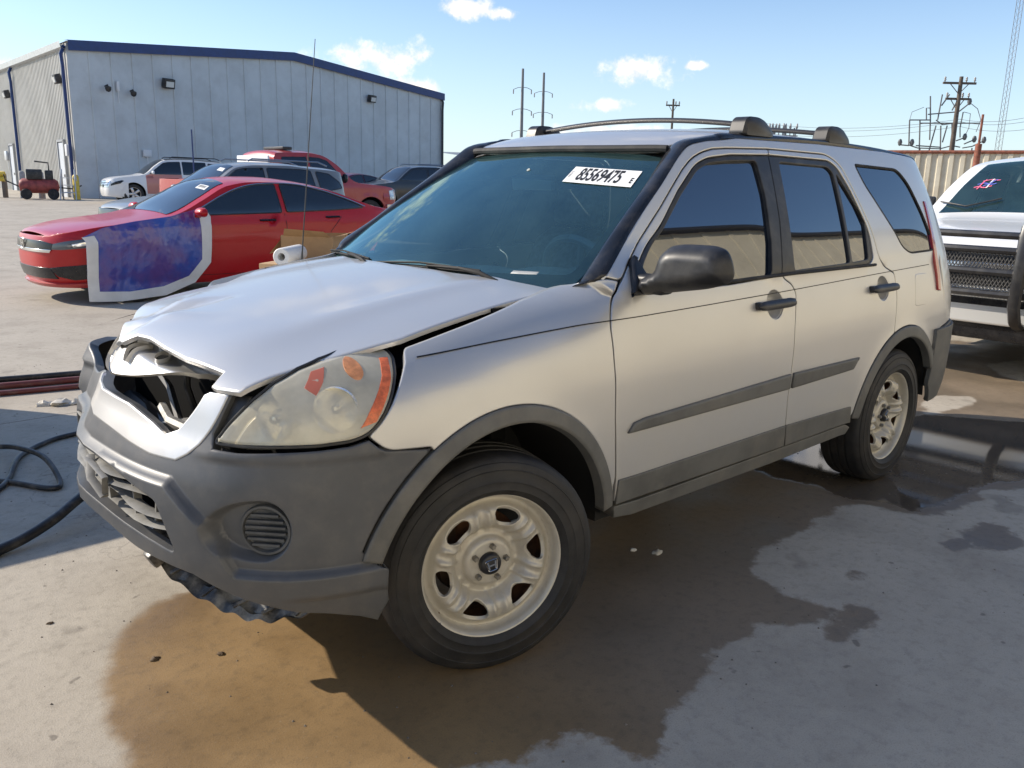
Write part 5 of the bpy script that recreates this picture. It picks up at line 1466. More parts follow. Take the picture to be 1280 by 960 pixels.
ALLOY = mat('alloy', (.45, .45, .46), .3, .9)
DARKGL = mat('car_glass', (.006, .008, .010), .02, ior=1.8)
def build_car(name, loc, rz, S, pm, label, cat, group=None, wind=None, rearg=None, sidewin=(), rim=ALLOY, spokes=5, track=None, archr=.07, bed=None, glassm=None, open_wind=False, steer=0, topx=None, dz=0, front_cut=None):
    t = empty(name, loc, rz, label, cat, group)
    sh = lambda f, P, sgn=1, **k: (lambda mb: panel(mb, f, P, sgn=sgn, **k))
    def part(nm, m_, *fills, parent=t, mirror=False):
        mb = MB()
        for f in fills: f(mb)
        return mb.obj(nm, m_, parent, mirror=mirror)
    ra = S.wr + archr; zb = S.zb
    # lower and upper side in one panel, with the wheel arches cut out
    zo = S.wr
    a0 = math.degrees(math.asin(min(1, (zo - zb) / ra)))
    xs = np.linspace(S.xn, S.xt, 60)
    topE = [(x, S.tp(x) - S.drop(x)) for x in xs]
    P = [(S.xn, zb + .06)] + topE + [(S.xt, zb + .10), (-S.wb - ra * cos(R(a0)) - .01, zb + .03)] + arc(-S.wb, zo, ra, 180 + a0, -a0, 22) + arc(0, zo, ra, 180 + a0, -a0, 22)
    win = [rnd(w_, .03) for w_ in sidewin]
    mb = MB(); panel(mb, S.side, P, h=.09, gap=0, sgn=-1, thick=.03)
    k = len(mb.v); v0 = list(mb.v); f0_ = list(mb.f); nr = dict(mb.nrm)
    mb.v += [(x, -y, z) for x, y, z in v0]; mb.f += [tuple(i + k for i in f[::-1]) for f in f0_]; mb.mi += mb.mi; mb.sm += mb.sm
    mb.nrm.update({i + k: Vector((q[0], -q[1], q[2])) for i, q in nr.items()})
    hv = S.hv; TP = [(S.xn, -hv), (S.xn, hv), (S.xt, hv), (S.xt, -hv)]
    holes = []
    if wind and open_wind: holes = [wind]
    panel(mb, S.top, TP, holes, h=.08, gap=0, hgap=0, flange=False, sgn=1)
    uN = S.uf(S.xn, S.tp(S.xn) - .05) + .06
    zt = S.tp(S.xn)
    panel(mb, S.front, [(-1.25, zb + .05), (1.25, zb + .05), (1.25, zt - .06), (uN, zt - .02), (-uN, zt - .02), (-1.25, zt - .06)], h=.08, gap=0, flange=False)
    zr = S.tp(S.xt)
    panel(mb, S.rear, [(-1.15, zb + .1), (1.15, zb + .1), (1.15, zr - .06), (.9, zr - .02), (-.9, zr - .02), (-1.15, zr - .06)], h=.1, gap=0, flange=False, sgn=-1)
    mb.obj('body', pm, t)
    G_ = glassm or DARKGL
    for m_ in (False, True):
        for w_ in win: part('side_window', G_, sh(S.side, w_, -1, h=.08, off=.006, thick=.008, gap=0), mirror=m_)
        if win:
            seam = MB()
            for w_ in win:
                L_ = [Vector(S.side(*p)) + Vector((0, .004, 0)) for p in resamp(w_, .08)]; seam.tube(L_ + L_[:1], .009, 5, cap=False)
            seam.obj('window_seal', BLACKPL, t, mirror=m_)
    if wind:
        part('windscreen', WSGL if open_wind else G_, sh(S.top, wind, 1, h=.08, off=.002 if open_wind else .006, flange=False, gap=0))
    if rearg: part('rear_window', G_, sh(S.top, rearg, 1, h=.08, off=.006, flange=False, gap=0))
    part('underbody', INNER, lambda m_: m_.box((-S.wb / 2, 0, zb + .12), (S.wb - .75, S.b(zb + .1) * 1.8, .2)), lambda m_: m_.box((-S.wb / 2, 0, zb + .25), (S.wb + .9, .9, .25)))
    for cx in (0, -S.wb):
        for m_ in (False, True):
            def wl(mb_):
                r2 = ra + .02
                mb_.grid(lambda p, q: Vector((cx + r2 * cos(R(-10 + 200 * p)), S.b(S.wr) - .42 + .36 * q, zo + r2 * sin(R(-10 + 200 * p)))), 16, 2)
                mb_.add([(cx + r2 * cos(R(-10 + 200 * p / 16)), S.b(S.wr) - .42, zo + r2 * sin(R(-10 + 200 * p / 16))) for p in range(17)], [tuple(range(17))], False)
            part('wheel_well', INNER, wl, mirror=m_)
    ty = track or (S.b(S.wr) - .015)
    for cx in (0, -S.wb):
        for s_ in (1, -1): wheel_simple(t, cx, s_ * ty, S.wr, .22, rim, spokes, s_ < 0, steer if cx == 0 else 0)
    return t, part, sh
def handle(S, t, m_, x, z):
    for f in (False, True):
        mb = MB(); c = Vector(S.side(x, z)); mb.tube([c + Vector((.10, .004, 0)), c + Vector((.08, .03, 0)), c + Vector((-.08, .03, .003)), c + Vector((-.10, .004, 0))], .014, 6); mb.obj('door_handle', m_, t, mirror=f)
def mirror_pod(S, t, m_, x, z, w=.22, h=.15):
    for f in (False, True):
        mb = MB(); y = S.W(x, z)
        mb.box((x, y + .03, z - .03), (.06, .12, .03), bev=.01)
        mb.grid(lambda p, q: Vector((x + .10 * math.sqrt(max(0, 1 - abs(2 * q - 1)**2.5)) * cos(2 * pi * p) * (.75 if cos(2 * pi * p) > 0 else .3), y + .07 + w * q, z + .02 + h * .5 * math.sqrt(max(0, 1 - abs(2 * q - 1)**3)) * sin(2 * pi * p))), 16, 12)
        mb.obj('side_mirror', m_, t, mirror=f)
def seam(S, t, lines, name='panel_gap', w=.006):
    for f in (False, True):
        mb = MB()
        for L_ in lines:
            P = resamp(np.array(list(L_) + list(L_)[::-1]), .06); P = P[:len(P) // 2 + 1]
            V = []
            for i, p in enumerate(P):
                d = P[min(i + 1, len(P) - 1)] - P[max(i - 1, 0)]; d = d / max(np.hypot(*d), 1e-9); n_ = np.array([-d[1], d[0]]) * w / 2
                for s_ in (-1, 1): V.append(Vector(S.side(*(p + s_ * n_))) + Vector((0, .003, 0)))
            mb.add(V, [(2 * i, 2 * i + 1, 2 * i + 3, 2 * i + 2) for i in range(len(P) - 1)])
        mb.obj(name, INK, t, mirror=f)
def vset(P, dz): return [(a, b + dz) for a, b in P]

# ---------------- red sedan wrapped in film
RED = paint('red_paint', (.46, .003, .005), .0, .35, .45, .04, spec=.3)
SED = Shape(wb=2.70, wr=.325, zb=.17, flare=.012, xn=.80, xt=-3.66, x0=-.2,
    section=[(.15,.76),(.25,.84),(.45,.885),(.65,.900),(.80,.893),(.90,.872),(1.0,.845),(1.12,.80)],
    noses=[(.15,.78),(.25,.86),(.40,.90),(.55,.905),(.65,.895),(.75,.865),(.95,.66)],
    tails=[(.15,-3.5),(.3,-3.68),(.6,-3.74),(.85,-3.73),(1.0,-3.70),(1.1,-3.62)],
    topline=[(-3.8,.98),(-3.70,1.02),(-3.55,1.05),(-3.30,1.09),(-3.0,1.19),(-2.6,1.315),(-2.2,1.385),(-1.8,1.415),(-1.5,1.410),(-1.2,1.365),(-.85,1.20),(-.45,1.005),(-.25,.955),(0,.92),(.35,.875),(.62,.82),(.76,.785),(.86,.71)],
    beltline=[(-3.8,1.10),(-3.3,1.06),(-2.6,1.005),(-1.5,.975),(-.6,.945),(.5,.92)], lean=.36, nf=2.9)
WN1 = [(-.62,.962),(-.80,1.045),(-1.05,1.17),(-1.28,1.262),(-1.52,1.315),(-1.80,1.335),(-1.83,.99)]
WN2 = [(-1.90,.995),(-1.87,1.335),(-2.15,1.318),(-2.50,1.245),(-2.78,1.155),(-3.02,1.065),(-3.05,1.045),(-2.6,1.018)]
HVS = .7
CIV, part, sh = build_car('sedan', (-1.96, -8.22, 0), 0, SED, RED, 'red sedan with blue film taped over its front fender', 'car', wind=rnd([(-.42,-.60),(-.42,.60),(-1.20,.565),(-1.26,0),(-1.20,-.565)], .05), rearg=rnd([(-2.45,-.5),(-2.45,.5),(-3.18,.52),(-3.18,-.52)], .05),
    sidewin=[WN1, WN2], rim=mat('alloy_dark', (.18, .18, .19), .3, .8), spokes=10)
for m_ in (False, True):
    part('headlight', mat('lamp_smoke', (.10, .105, .11), .08, coat=1), sh(SED.front, [(.45,.655),(.62,.690),(.95,.735),(1.04,.74),(.98,.68),(.85,.625),(.6,.60),(.45,.60)], h=.04, off=.008, thick=.02, gap=0), mirror=m_)
    part('lamp_reflector', CHROME, sh(SED.front, [(.70,.66),(.88,.70),(.88,.655),(.72,.63)], h=.04, off=.012, gap=0, flange=False), mirror=m_)
    part('fog_recess', TRIM, sh(SED.front, [(.42,.40),(.60,.42),(.95,.45),(1.0,.40),(.90,.29),(.70,.27),(.50,.31)], h=.05, off=.008, thick=.02, gap=0), mirror=m_)
part('grille', TRIM, sh(SED.front, [(-.46,.59),(.46,.59),(.48,.66),(.30,.69),(-.30,.69),(-.48,.66)], h=.05, off=.010, thick=.02, gap=0))
part('chrome_bar', CHROME, sh(SED.front, [(-.44,.565),(.44,.565),(.46,.598),(-.46,.598)], h=.05, off=.014, thick=.02, gap=0))
part('lower_grille', TRIM, sh(SED.front, [(-.5,.28),(.5,.28),(.42,.40),(-.42,.40)], h=.05, off=.008, thick=.02, gap=0))
part('chin_spoiler', mat('red_chin', (.42, .03, .03), .4, coat=.5), sh(SED.front, [(-1.1,.20),(1.1,.20),(1.0,.25),(.5,.235),(-.5,.235),(-1.0,.25)], h=.05, off=.03, thick=.04, gap=0))
mb = MB()
c_ = Vector(SED.front(0, .64)) + Vector((.022, 0, 0))
for s_ in (-1, 1): mb.prism([(s_ * .018, -.04), (s_ * .032, -.042), (s_ * .042, .045), (s_ * .028, .045)], .006, 'x', c_.x, Matrix.Translation((0, 0, c_.z)))
mb.prism([(-.024, -.006), (.024, -.006), (.024, .010), (-.024, .010)], .006, 'x', c_.x, Matrix.Translation((0, 0, c_.z)))
fr_ = rnd([(-.045, -.055), (.045, -.055), (.062, .055), (-.062, .055)], .02); mb.tube([(c_.x, a, c_.z + b) for a, b in fr_] + [(c_.x, fr_[0][0], c_.z + fr_[0][1])], .005, 5, cap=False)
mb.obj('emblem', CHROME, CIV)
mirror_pod(SED, CIV, RED, -.72, .985, .25, .11)
handle(SED, CIV, TRIM, -1.62, .90); handle(SED, CIV, TRIM, -2.55, .93)
seam(SED, CIV, [[(-.42,.30),(-.42,.70),(-.50,.93)], [(-1.86,.28),(-1.87,.6),(-1.865,.98)], [(-2.35,.42),(-2.50,.75),(-2.68,.93)], [(-.42,.27),(-2.30,.26)]])
def chrome_line(mb):
    P = spline([SED.side(*p) for p in [(-.60,.965),(-.80,1.052),(-1.05,1.178),(-1.28,1.272),(-1.52,1.326),(-1.83,1.346),(-2.15,1.330),(-2.50,1.257),(-2.80,1.165),(-3.08,1.062)]]); mb.tube([p + Vector((0, .008, 0)) for p in P], .008, 6)
for m_ in (False, True): part('chrome_strip', CHROME, chrome_line, mirror=m_)
for m_ in (False, True): part('tail_light', mat('tail_red', (.35, .015, .015), .12, coat=.8), sh(SED.side, [(-3.45,.93),(-3.64,.96),(-3.66,.84),(-3.50,.80)], -1, h=.05, off=.008, gap=0), mirror=m_)
part('windscreen_sticker', WHITE, sh(SED.top, [(-.98,.26),(-1.06,.25),(-1.06,.48),(-.98,.50)], 1, h=.05, off=.010, flange=False, gap=0))
mb = MB()
for i in range(6): panel(mb, SED.top, [(-1.0,.29 + .03 * i),(-1.045,.285 + .03 * i),(-1.045,.300 + .03 * i),(-1.0,.305 + .03 * i)], h=.05, off=.0125, flange=False, gap=0, sgn=1)
mb.obj('sticker_print', INK, CIV)
# crash wrap: blue film with white tape round it, over the left front wheel and fender
FILMM = bpy.data.materials.new('blue_film'); FILMM.use_nodes = True
nt = FILMM.node_tree; b_ = nt.nodes['Principled BSDF']; b_.inputs['Roughness'].default_value = .18; b_.inputs['Coat Weight'].default_value = .6
gv = nt.nodes.new('ShaderNodeTexCoord').outputs['Object']
f_ = noise(nt, gv, 2.2, 4, .55)
nt.links.new(mixc(nt, sstep(nt, f_, .35, .65), (.03, .085, .40), (.12, .06, .26)), b_.inputs['Base Color'])
bb = nt.nodes.new('ShaderNodeBump'); bb.inputs['Strength'].default_value = .55; bb.inputs['Distance'].default_value = .02
wv = nt.nodes.new('ShaderNodeTexWave'); wv.inputs['Scale'].default_value = 2.5; wv.inputs['Distortion'].default_value = 9; wv.inputs['Detail'].default_value = 4; nt.links.new(gv, wv.inputs[0]); nt.links.new(wv.outputs[1], bb.inputs['Height']); nt.links.new(bb.outputs[0], b_.inputs['Normal'])
TAPE = mat('white_tape', (.72, .72, .70), .45, nscale=6, namt=.06, bump=.3, bscale=30)
def wrapf(u, v):
    x, y, z = SED.side(u, max(min(v, .96), .2)); z = v
    k_ = SED.W(-.2, min(max(v, .3), .9))
    return (u, max(y, k_ * .975 * (1 if u < .35 else 1 - .5 * (u - .35)**2)) + .030 + .004 * sin(17 * u + 9 * v), z)
WR = [(.56,.74),(.53,.70),(.53,.045),(.2,.025),(-.30,.06),(-.66,.19),(-.84,.42),(-.88,.95),(-.82,1.05),(-.70,1.03),(-.40,.955),(0,.905),(.35,.84)]
WI_ = [(.44,.745),(.41,.69),(.42,.15),(.1,.13),(-.28,.165),(-.58,.27),(-.735,.46),(-.745,.955),(-.40,.90),(0,.85),(.33,.785)]
FW_ = MB(); panel(FW_, wrapf, rnd(WR, .03), h=.05, off=.004, gap=0, sgn=-1, thick=.004); FLM = tag(FW_.obj('film_wrap', FILMM), 'sheet of blue plastic film taped over the red sedan front fender and wheel', 'plastic film'); FLM.location = CIV.location
mb = MB(); TOPX = [(.56,.74),(.53,.70),(.53,.045),(.2,.025),(-.30,.06),(-.66,.19),(-.84,.42),(-.88,.95),(-.82,1.05),(-.72,1.03),(-.745,.955),(-.735,.46),(-.58,.27),(-.28,.165),(.1,.13),(.42,.15),(.41,.69),(.44,.76)]
panel(mb, wrapf, TOPX, h=.05, off=.010, gap=0, sgn=-1, thick=.003); mb.obj('tape_border', TAPE, FLM)

# ---------------- crossovers / pickups share one family of shapes
def wagon(L_front, wb, tail_x, H, hood_z, wr=.36, w=.92, belt=1.05, roof0=-1.25, drop_rear=.10):
    return Shape(wb=wb, wr=wr, zb=.22, flare=.018, xn=L_front - .12, xt=-wb - tail_x + .10, x0=0.0,
        section=[(.18,w-.10),(.30,w-.04),(.55,w-.01),(.75,w),(.92,w-.015),(belt,w-.05),(belt+.12,w-.09)],
        noses=[(.18,L_front-.14),(.32,L_front-.03),(.5,L_front),(.7,L_front-.02),(.85,L_front-.08),(hood_z,L_front-.2)],
        tails=[(.2,-wb-tail_x+.12),(.4,-wb-tail_x),(.75,-wb-tail_x+.02),(1.1,-wb-tail_x+.05),(1.5,-wb-tail_x+.15),(H,-wb-tail_x+.3)],
        topline=[(-wb-tail_x,H-drop_rear-.12),(-wb-tail_x+.15,H-drop_rear),(-wb,H-.035),(roof0-1.0,H),(roof0-.45,H-.005),(roof0,H-.055),(roof0+.35,H-.25),(-.40,hood_z+.07),(-.18,hood_z+.015),(.1,hood_z-.02),(L_front-.45,hood_z-.08),(L_front-.2,hood_z-.15),(L_front-.05,hood_z-.27)],
        beltline=[(-6,belt+.06),(-wb,belt+.04),(-.5,belt),(1.2,belt)], lean=.28, nf=3.4, nr=5)
SILG = paint('grey_paint', (.22, .225, .22), .5, .4, .6, .2)
XO = wagon(.92, 2.72, .95, 1.64, .98, .345, .91, 1.02)
GRY, part, sh = build_car('crossover', (-4.6, -13.47, rise(-4.6, -13.47)), 0, XO, SILG, 'grey crossover with a pale front bumper, parked just behind the red sedan', 'car',
    wind=rnd([(-.42,-.62),(-.42,.62),(-1.22,.58),(-1.27,0),(-1.22,-.58)], .05), sidewin=[[(-.62,1.065),(-1.20,1.475),(-1.35,1.51),(-1.75,1.53),(-1.76,1.06)], [(-1.84,1.06),(-1.83,1.53),(-2.5,1.52),(-2.75,1.50),(-2.82,1.08)], [(-2.92,1.10),(-2.86,1.49),(-3.15,1.45),(-3.38,1.30),(-3.45,1.18)]])
for m_ in (False, True):
    part('headlight', mat('lamp_clear', (.55, .56, .57), .1, .3, coat=1, nscale=20, namt=.3), sh(XO.front, [(.62,.74),(.8,.80),(1.05,.86),(1.12,.85),(1.02,.76),(.8,.70),(.62,.69)], h=.05, off=.01, thick=.02, gap=0), mirror=m_)
part('grille', TRIM, sh(XO.front, [(-.5,.55),(.5,.55),(.6,.70),(.56,.76),(-.56,.76),(-.6,.70)], h=.06, off=.012, thick=.02, gap=0))
part('front_bumper', paint('pale_silver', (.62, .62, .61), .2, .4, .5, .2), sh(XO.front, [(-1.2,.34),(1.2,.34),(1.2,.58),(.9,.66),(.62,.68),(.5,.54),(-.5,.54),(-.62,.68),(-.9,.66),(-1.2,.58)], h=.06, off=.012, thick=.02, gap=0))
for y in (.58, -.58):
    mb = MB(); mb.tube([(-1.5, y, 1.645), (-1.6, y, 1.69), (-3.0, y, 1.67), (-3.2, y, 1.60)], .016, 6); mb.obj('roof_rail', ALLOY, GRY)
mirror_pod(XO, GRY, SILG, -.75, 1.09)
handle(XO, GRY, TRIM, -1.55, .97); handle(XO, GRY, TRIM, -2.55, .99)
part('windscreen_sticker', WHITE, sh(XO.top, [(-1.02,.30),(-1.10,.29),(-1.10,.50),(-1.02,.52)], 1, h=.05, off=.010, flange=False, gap=0))

def place(X, D, head): p = cwg(X, D); return (p.x, p.y, p.z), head
WHT = paint('white_paint', (.78, .78, .77), 0, .35, .7, .15)
SUVS = wagon(1.0, 2.80, 1.05, 1.80, 1.10, .38, .97, 1.12)
loc, h_ = place(-15.55, 35.0, 0)
WSU, part, sh = build_car('suv', loc, R(-8), SUVS, WHT, 'white SUV with a salmon coloured front door, parked before the grey workshop', 'car',
    wind=rnd([(-.42,-.62),(-.42,.62),(-1.25,.58),(-1.25,-.58)], .05), sidewin=[[(-.62,1.165),(-1.20,1.60),(-1.40,1.64),(-1.85,1.66),(-1.85,1.16)], [(-1.93,1.16),(-1.93,1.66),(-2.85,1.65),(-2.9,1.18)], [(-3.0,1.19),(-2.95,1.62),(-3.4,1.58),(-3.62,1.26)]])
part('grille', CHROME, sh(SUVS.front, [(-.55,.62),(.55,.62),(.6,.86),(-.6,.86)], h=.08, off=.012, thick=.02, gap=0))
for z in (.66, .72, .78): part('grille_slot', TRIM, sh(SUVS.front, [(-.52,z),(.52,z),(.52,z+.03),(-.52,z+.03)], h=.08, off=.02, gap=0, flange=False))
for m_ in (False, True): part('headlight', TRIM, sh(SUVS.front, [(.66,.76),(.85,.84),(1.08,.90),(1.14,.88),(1.05,.78),(.66,.68)], h=.06, off=.012, thick=.02, gap=0), mirror=m_)
for m_ in (False, True): part('front_door', paint('salmon_paint', (.55, .20, .16), 0, .4, .5, .2), sh(SUVS.side, [(-.50,.40),(-.48,1.10),(-.62,1.15),(-1.86,1.15),(-1.88,.38)], -1, h=.08, off=.006, gap=0, thick=.01), mirror=m_)
part('roof_panel', TRIM, sh(SUVS.top, [(-1.30,-.66),(-1.30,.66),(-3.5,.66),(-3.5,-.66)], 1, h=.15, off=.008, gap=0, flange=False))
for y in (.62, -.62):
    mb = MB(); mb.tube([(-1.5, y, 1.80), (-1.6, y, 1.85), (-3.3, y, 1.83), (-3.5, y, 1.76)], .018, 6); mb.obj('roof_rail', TRIM, WSU)
mirror_pod(SUVS, WSU, WHT, -.75, 1.2)
mb = MB(); mb.tube([(0, 0, 0), (0, 0, 1.55)], .025, 8); mb.box((0, .0, 1.2), (.02, .02, .7)); q = mb.obj('post', BLUETR); q.location = cwg(-10.6, 28.8); q.scale = (1, 1, 1.72); tag(q, 'slim dark blue post rising between the white SUV and the grey crossover', 'post')

# red pickup pointing the other way
def pickup(H, hood_z, wr=.40, w=.98, belt=1.18, Lf=.98, wb=3.5, cabend=-2.55, tail=1.15, roof0=-1.25):
    return Shape(wb=wb, wr=wr, zb=.32, flare=.02, xn=Lf - .10, xt=-wb - tail + .06, x0=.15,
        section=[(.28,w-.08),(.40,w-.03),(.65,w-.005),(.9,w),(1.08,w-.012),(belt,w-.04),(belt+.12,w-.08)],
        noses=[(.28,Lf-.06),(.42,Lf),(.7,Lf),(.95,Lf-.02),(hood_z,Lf-.12)],
        tails=[(.3,-wb-tail+.05),(.5,-wb-tail),(1.2,-wb-tail),(1.6,-wb-tail+.05)],
        topline=[(-wb-tail,belt+.04),(cabend-.10,belt+.05),(cabend-.06,belt+.06),(cabend,H-.12),(cabend+.10,H-.03),(roof0-.4,H),(roof0,H-.05),(roof0+.35,H-.24),(-.42,hood_z+.07),(-.22,hood_z+.02),(0,hood_z),(Lf-.45,hood_z-.05),(Lf-.2,hood_z-.10),(Lf-.05,hood_z-.20)],
        beltline=[(-6,belt+.02),(-.5,belt),(1.2,belt)], lean=.24, nf=4.5, nr=6)
PK = pickup(1.93, 1.20)
loc, h_ = place(-4.35, 22.6, 0)
REDT = paint('red_truck', (.42, .03, .03), .1, .4, .6, .2)
RPK, part, sh = build_car('pickup_truck', loc, pi + R(2), PK, REDT, 'red pickup truck facing right, behind the grey crossover', 'truck',
    wind=rnd([(-.44,-.60),(-.44,.60),(-1.22,.57),(-1.22,-.57)], .05), sidewin=[[(-.70,1.23),(-1.15,1.70),(-1.35,1.76),(-1.62,1.77),(-1.64,1.22)], [(-1.72,1.22),(-1.70,1.77),(-2.35,1.75),(-2.42,1.24)]], glassm=DARKGL)
for m_ in (False, True): part('headlight', mat('lamp_clear', (.55, .56, .57), .1, .3), sh(PK.front, [(.85,.80),(1.1,.80),(1.1,1.02),(.85,1.04)], h=.06, off=.012, thick=.02, gap=0), mirror=m_)
part('grille', CHROME, sh(PK.front, [(-.75,.80),(.75,.80),(.75,1.05),(-.75,1.05)], h=.08, off=.014, thick=.02, gap=0))
part('bumper', CHROME, sh(PK.front, [(-1.2,.45),(1.2,.45),(1.2,.68),(-1.2,.68)], h=.08, off=.06, thick=.05, gap=0))
mirror_pod(PK, RPK, TRIM, -.85, 1.28, .2, .22)
mb = MB(); mb.box((-2.0, 0, 1.965), (.25, .9, .07), bev=.02); mb.obj('roof_light_bar', BLACKPL, RPK)
part('cab_glare_panel', WHT, lambda m_: m_.box((-2.66, 0, 1.52), (.05, 1.45, .52), bev=.02))  # white plate painting in the sun's glare on the red cab's back

# maroon sedan and black SUV by the workshop's far end
loc, h_ = place(-7.2, 35.5, 0)
MAR, part, sh = build_car('sedan', tuple(cwg(-7.7, 33.2)), R(10), Shape(**{**{k: SED.__dict__[k] for k in ('wb','zb','flare','xn','xt','x0','section','noses','tails','beltline','lean','nf')}, 'wr': .34, 'topline': SED.topline}), paint('maroon_paint', (.13, .014, .04), .3, .4, .6, .2), 'dark maroon sedan parked nose away between the red pickup and the black SUV', 'car',
    wind=rnd([(-.42,-.60),(-.42,.60),(-1.20,.565),(-1.20,-.565)], .05), rearg=rnd([(-2.45,-.5),(-2.45,.5),(-3.18,.52),(-3.18,-.52)], .05), sidewin=[WN1, WN2], spokes=8)
BLK = paint('black_paint', (.010, .011, .014), .0, .3, .5, .04)
BSU, part, sh = build_car('suv', tuple(cwg(-5.45, 33.5)), R(-6), wagon(1.0, 2.85, 1.05, 1.74, 1.08, .38, .97, 1.12), BLK, 'black SUV parked before the right end of the grey workshop', 'car',
    wind=rnd([(-.42,-.62),(-.42,.62),(-1.25,.58),(-1.25,-.58)], .05), sidewin=[[(-.62,1.165),(-1.20,1.55),(-1.40,1.585),(-1.85,1.60),(-1.85,1.16)], [(-1.93,1.16),(-1.93,1.60),(-2.85,1.59),(-2.9,1.18)], [(-3.0,1.19),(-2.95,1.57),(-3.4,1.52),(-3.62,1.26)]])
for y in (.62, -.62):
    mb = MB(); mb.tube([(-1.5, y, 1.74), (-1.6, y, 1.79), (-3.3, y, 1.77), (-3.5, y, 1.70)], .018, 6); mb.obj('roof_rail', ALLOY, BSU)
part('body_strip', CHROME, lambda m_: m_.tube([Vector(part_s(-.3 - i * .3, 1.09)) for i in range(12)], .012, 6)) if False else None

# ---------------- white pickup with a grille guard, nose towards the silver SUV's tail
WP_ = pickup(1.80, 1.19, .40, .99, 1.20, 1.0, 3.4, -2.5, 1.1, -1.15)
WTK, part, sh = build_car('pickup_truck', (-6.50, .15, 0), 0, WP_, WHT, 'white pickup truck with a black grille guard, nose towards the silver SUV', 'truck',
    wind=rnd([(-.44,-.61),(-.44,.61),(-1.10,.575),(-1.14,0),(-1.10,-.575)], .05), open_wind=True, sidewin=[[(-.70,1.25),(-1.10,1.58),(-1.30,1.63),(-1.62,1.64),(-1.64,1.24)], [(-1.72,1.24),(-1.70,1.64),(-2.30,1.62),(-2.38,1.26)]])
part('grille', mat('grille_mesh', (.03, .03, .03), .5), sh(WP_.front, [(-.70,.74),(.70,.74),(.72,1.03),(-.72,1.03)], h=.08, off=.014, thick=.02, gap=0))
part('grille_bar', CHROME, sh(WP_.front, [(-.70,.86),(.70,.86),(.70,.91),(-.70,.91)], h=.08, off=.022, thick=.02, gap=0))
for m_ in (False, True): part('headlight', mat('lamp_clear', (.55, .56, .57), .1, .3), sh(WP_.front, [(.78,.82),(1.1,.82),(1.12,1.02),(.78,1.03)], h=.06, off=.012, thick=.02, gap=0), mirror=m_)
part('bumper', mat('bumper_silver', (.72, .72, .70), .30, .45), sh(WP_.front, [(-1.25,.46),(1.25,.46),(1.25,.70),(-1.25,.70)], h=.06, off=.07, thick=.05, gap=0, bev=.012))
part('bumper_slot', TRIM, sh(WP_.front, [(-.42,.655),(.42,.655),(.36,.60),(-.36,.60)], h=.06, off=.074, gap=0, flange=False))
part('air_dam', TRIM, sh(WP_.front, [(-1.2,.34),(1.2,.34),(1.2,.46),(-1.2,.46)], h=.08, off=.02, thick=.03, gap=0))
# grille guard: hoops, cross tubes and expanded-mesh panels
GD = bpy.data.objects.new('grille_guard', None); COL.objects.link(GD); GD.parent = WTK
GM = mat('guard_black', (.022, .022, .024), .35, dirt=((.15, .14, .12), .25, 8))
gx = 1.16
for z in (.70, .86, 1.02, 1.13):
    mb = MB(); mb.tube([(gx - .16, -1.0, z), (gx - .04, -.93, z), (gx, -.8, z), (gx, .8, z), (gx - .04, .93, z), (gx - .16, 1.0, z)], .027, 8); mb.obj('cross_tube', GM, GD)
for y in (-.42, .42):
    mb = MB(); mb.tube([(gx + .0, y, 1.20), (gx + .035, y, 1.12), (gx + .05, y, .9), (gx + .06, y, .62), (gx - .02, y, .50), (gx - .12, y, .46)], .045, 8, ry=.03); mb.obj('upright', GM, GD)
MESH = bpy.data.materials.new('guard_mesh'); MESH.use_nodes = True
mb = MB()
for z0, z1 in ((.73, .84), (.89, 1.0)):
    for i in range(64):
        y = -.80 + i * .025
        for s_ in (1, -1):
            mb.tube([(gx - .012, y, z0), (gx - .012, y + s_ * .055, z1)], .0035, 4, cap=False)
mb.obj('mesh_panel', mat('mesh_steel', (.14, .135, .13), .5, .4), GD)
for f in (False, True):
    mb = MB(); y = WP_.W(-.80, 1.24); mb.box((-.80, y + .05, 1.26), (.05, .14, .04), bev=.01); mb.box((-.80, y + .16, 1.31), (.09, .20, .15), bev=.03, smooth=True); mb.obj('side_mirror', BLACKPL, WTK, mirror=f)
mb = MB()
for y in (.42, -.42):
    mb.box((-1.75, y, 1.18), (.18, .50, .72), Matrix.Rotation(-.2, 3, 'Y'), bev=.07, smooth=True); mb.box((-1.85, y, 1.56), (.11, .30, .18), Matrix.Rotation(-.2, 3, 'Y'), bev=.05, smooth=True)
mb.obj('seat', mat('seat_tan', (.34, .33, .29), .8, nscale=20, namt=.1), WTK)
mb = MB(); mb.box((-.66, 0, 1.14), (.45, 1.5, .16), bev=.05, smooth=True); mb.box((-1.4, 0, .95), (1.8, 1.6, .05)); mb.obj('dashboard', mat('dash_tan', (.22, .21, .19), .7), WTK)
mb = MB(); mb.tube([(-1.0 + .03 * cos(t) , .42 + .19 * cos(t), 1.22 + .17 * sin(t)) for t in np.linspace(0, 2 * pi, 25)], .016, 6, cap=False); mb.obj('steering_wheel', BLACKPL, WTK)
mb = MB()
for k_, (a0, b0, a1, b1, c_) in enumerate(((-.72,-.50,-.72,-.38,0), (-.76,-.49,-.75,-.36,1), (-.80,-.47,-.80,-.35,0), (-.70,-.47,-.82,-.45,0), (-.70,-.41,-.82,-.40,2), (-.72,-.44,-.80,-.37,1))):
    P = []; n_ = 6
    for t in range(n_ + 1): P.append((a0 + (a1 - a0) * t / n_ + .008 * sin(5 * t + k_), b0 + (b1 - b0) * t / n_))
    d_ = Vector((a1 - a0, b1 - b0)).normalized() * .005
    poly = [(x - d_.y, y + d_.x) for x, y in P] + [(x + d_.y, y - d_.x) for x, y in P[::-1]]
    panel(mb, WP_.top, poly, h=.03, off=.006 + .0004 * k_, flange=False, gap=0, bev=.0002, mi=c_)
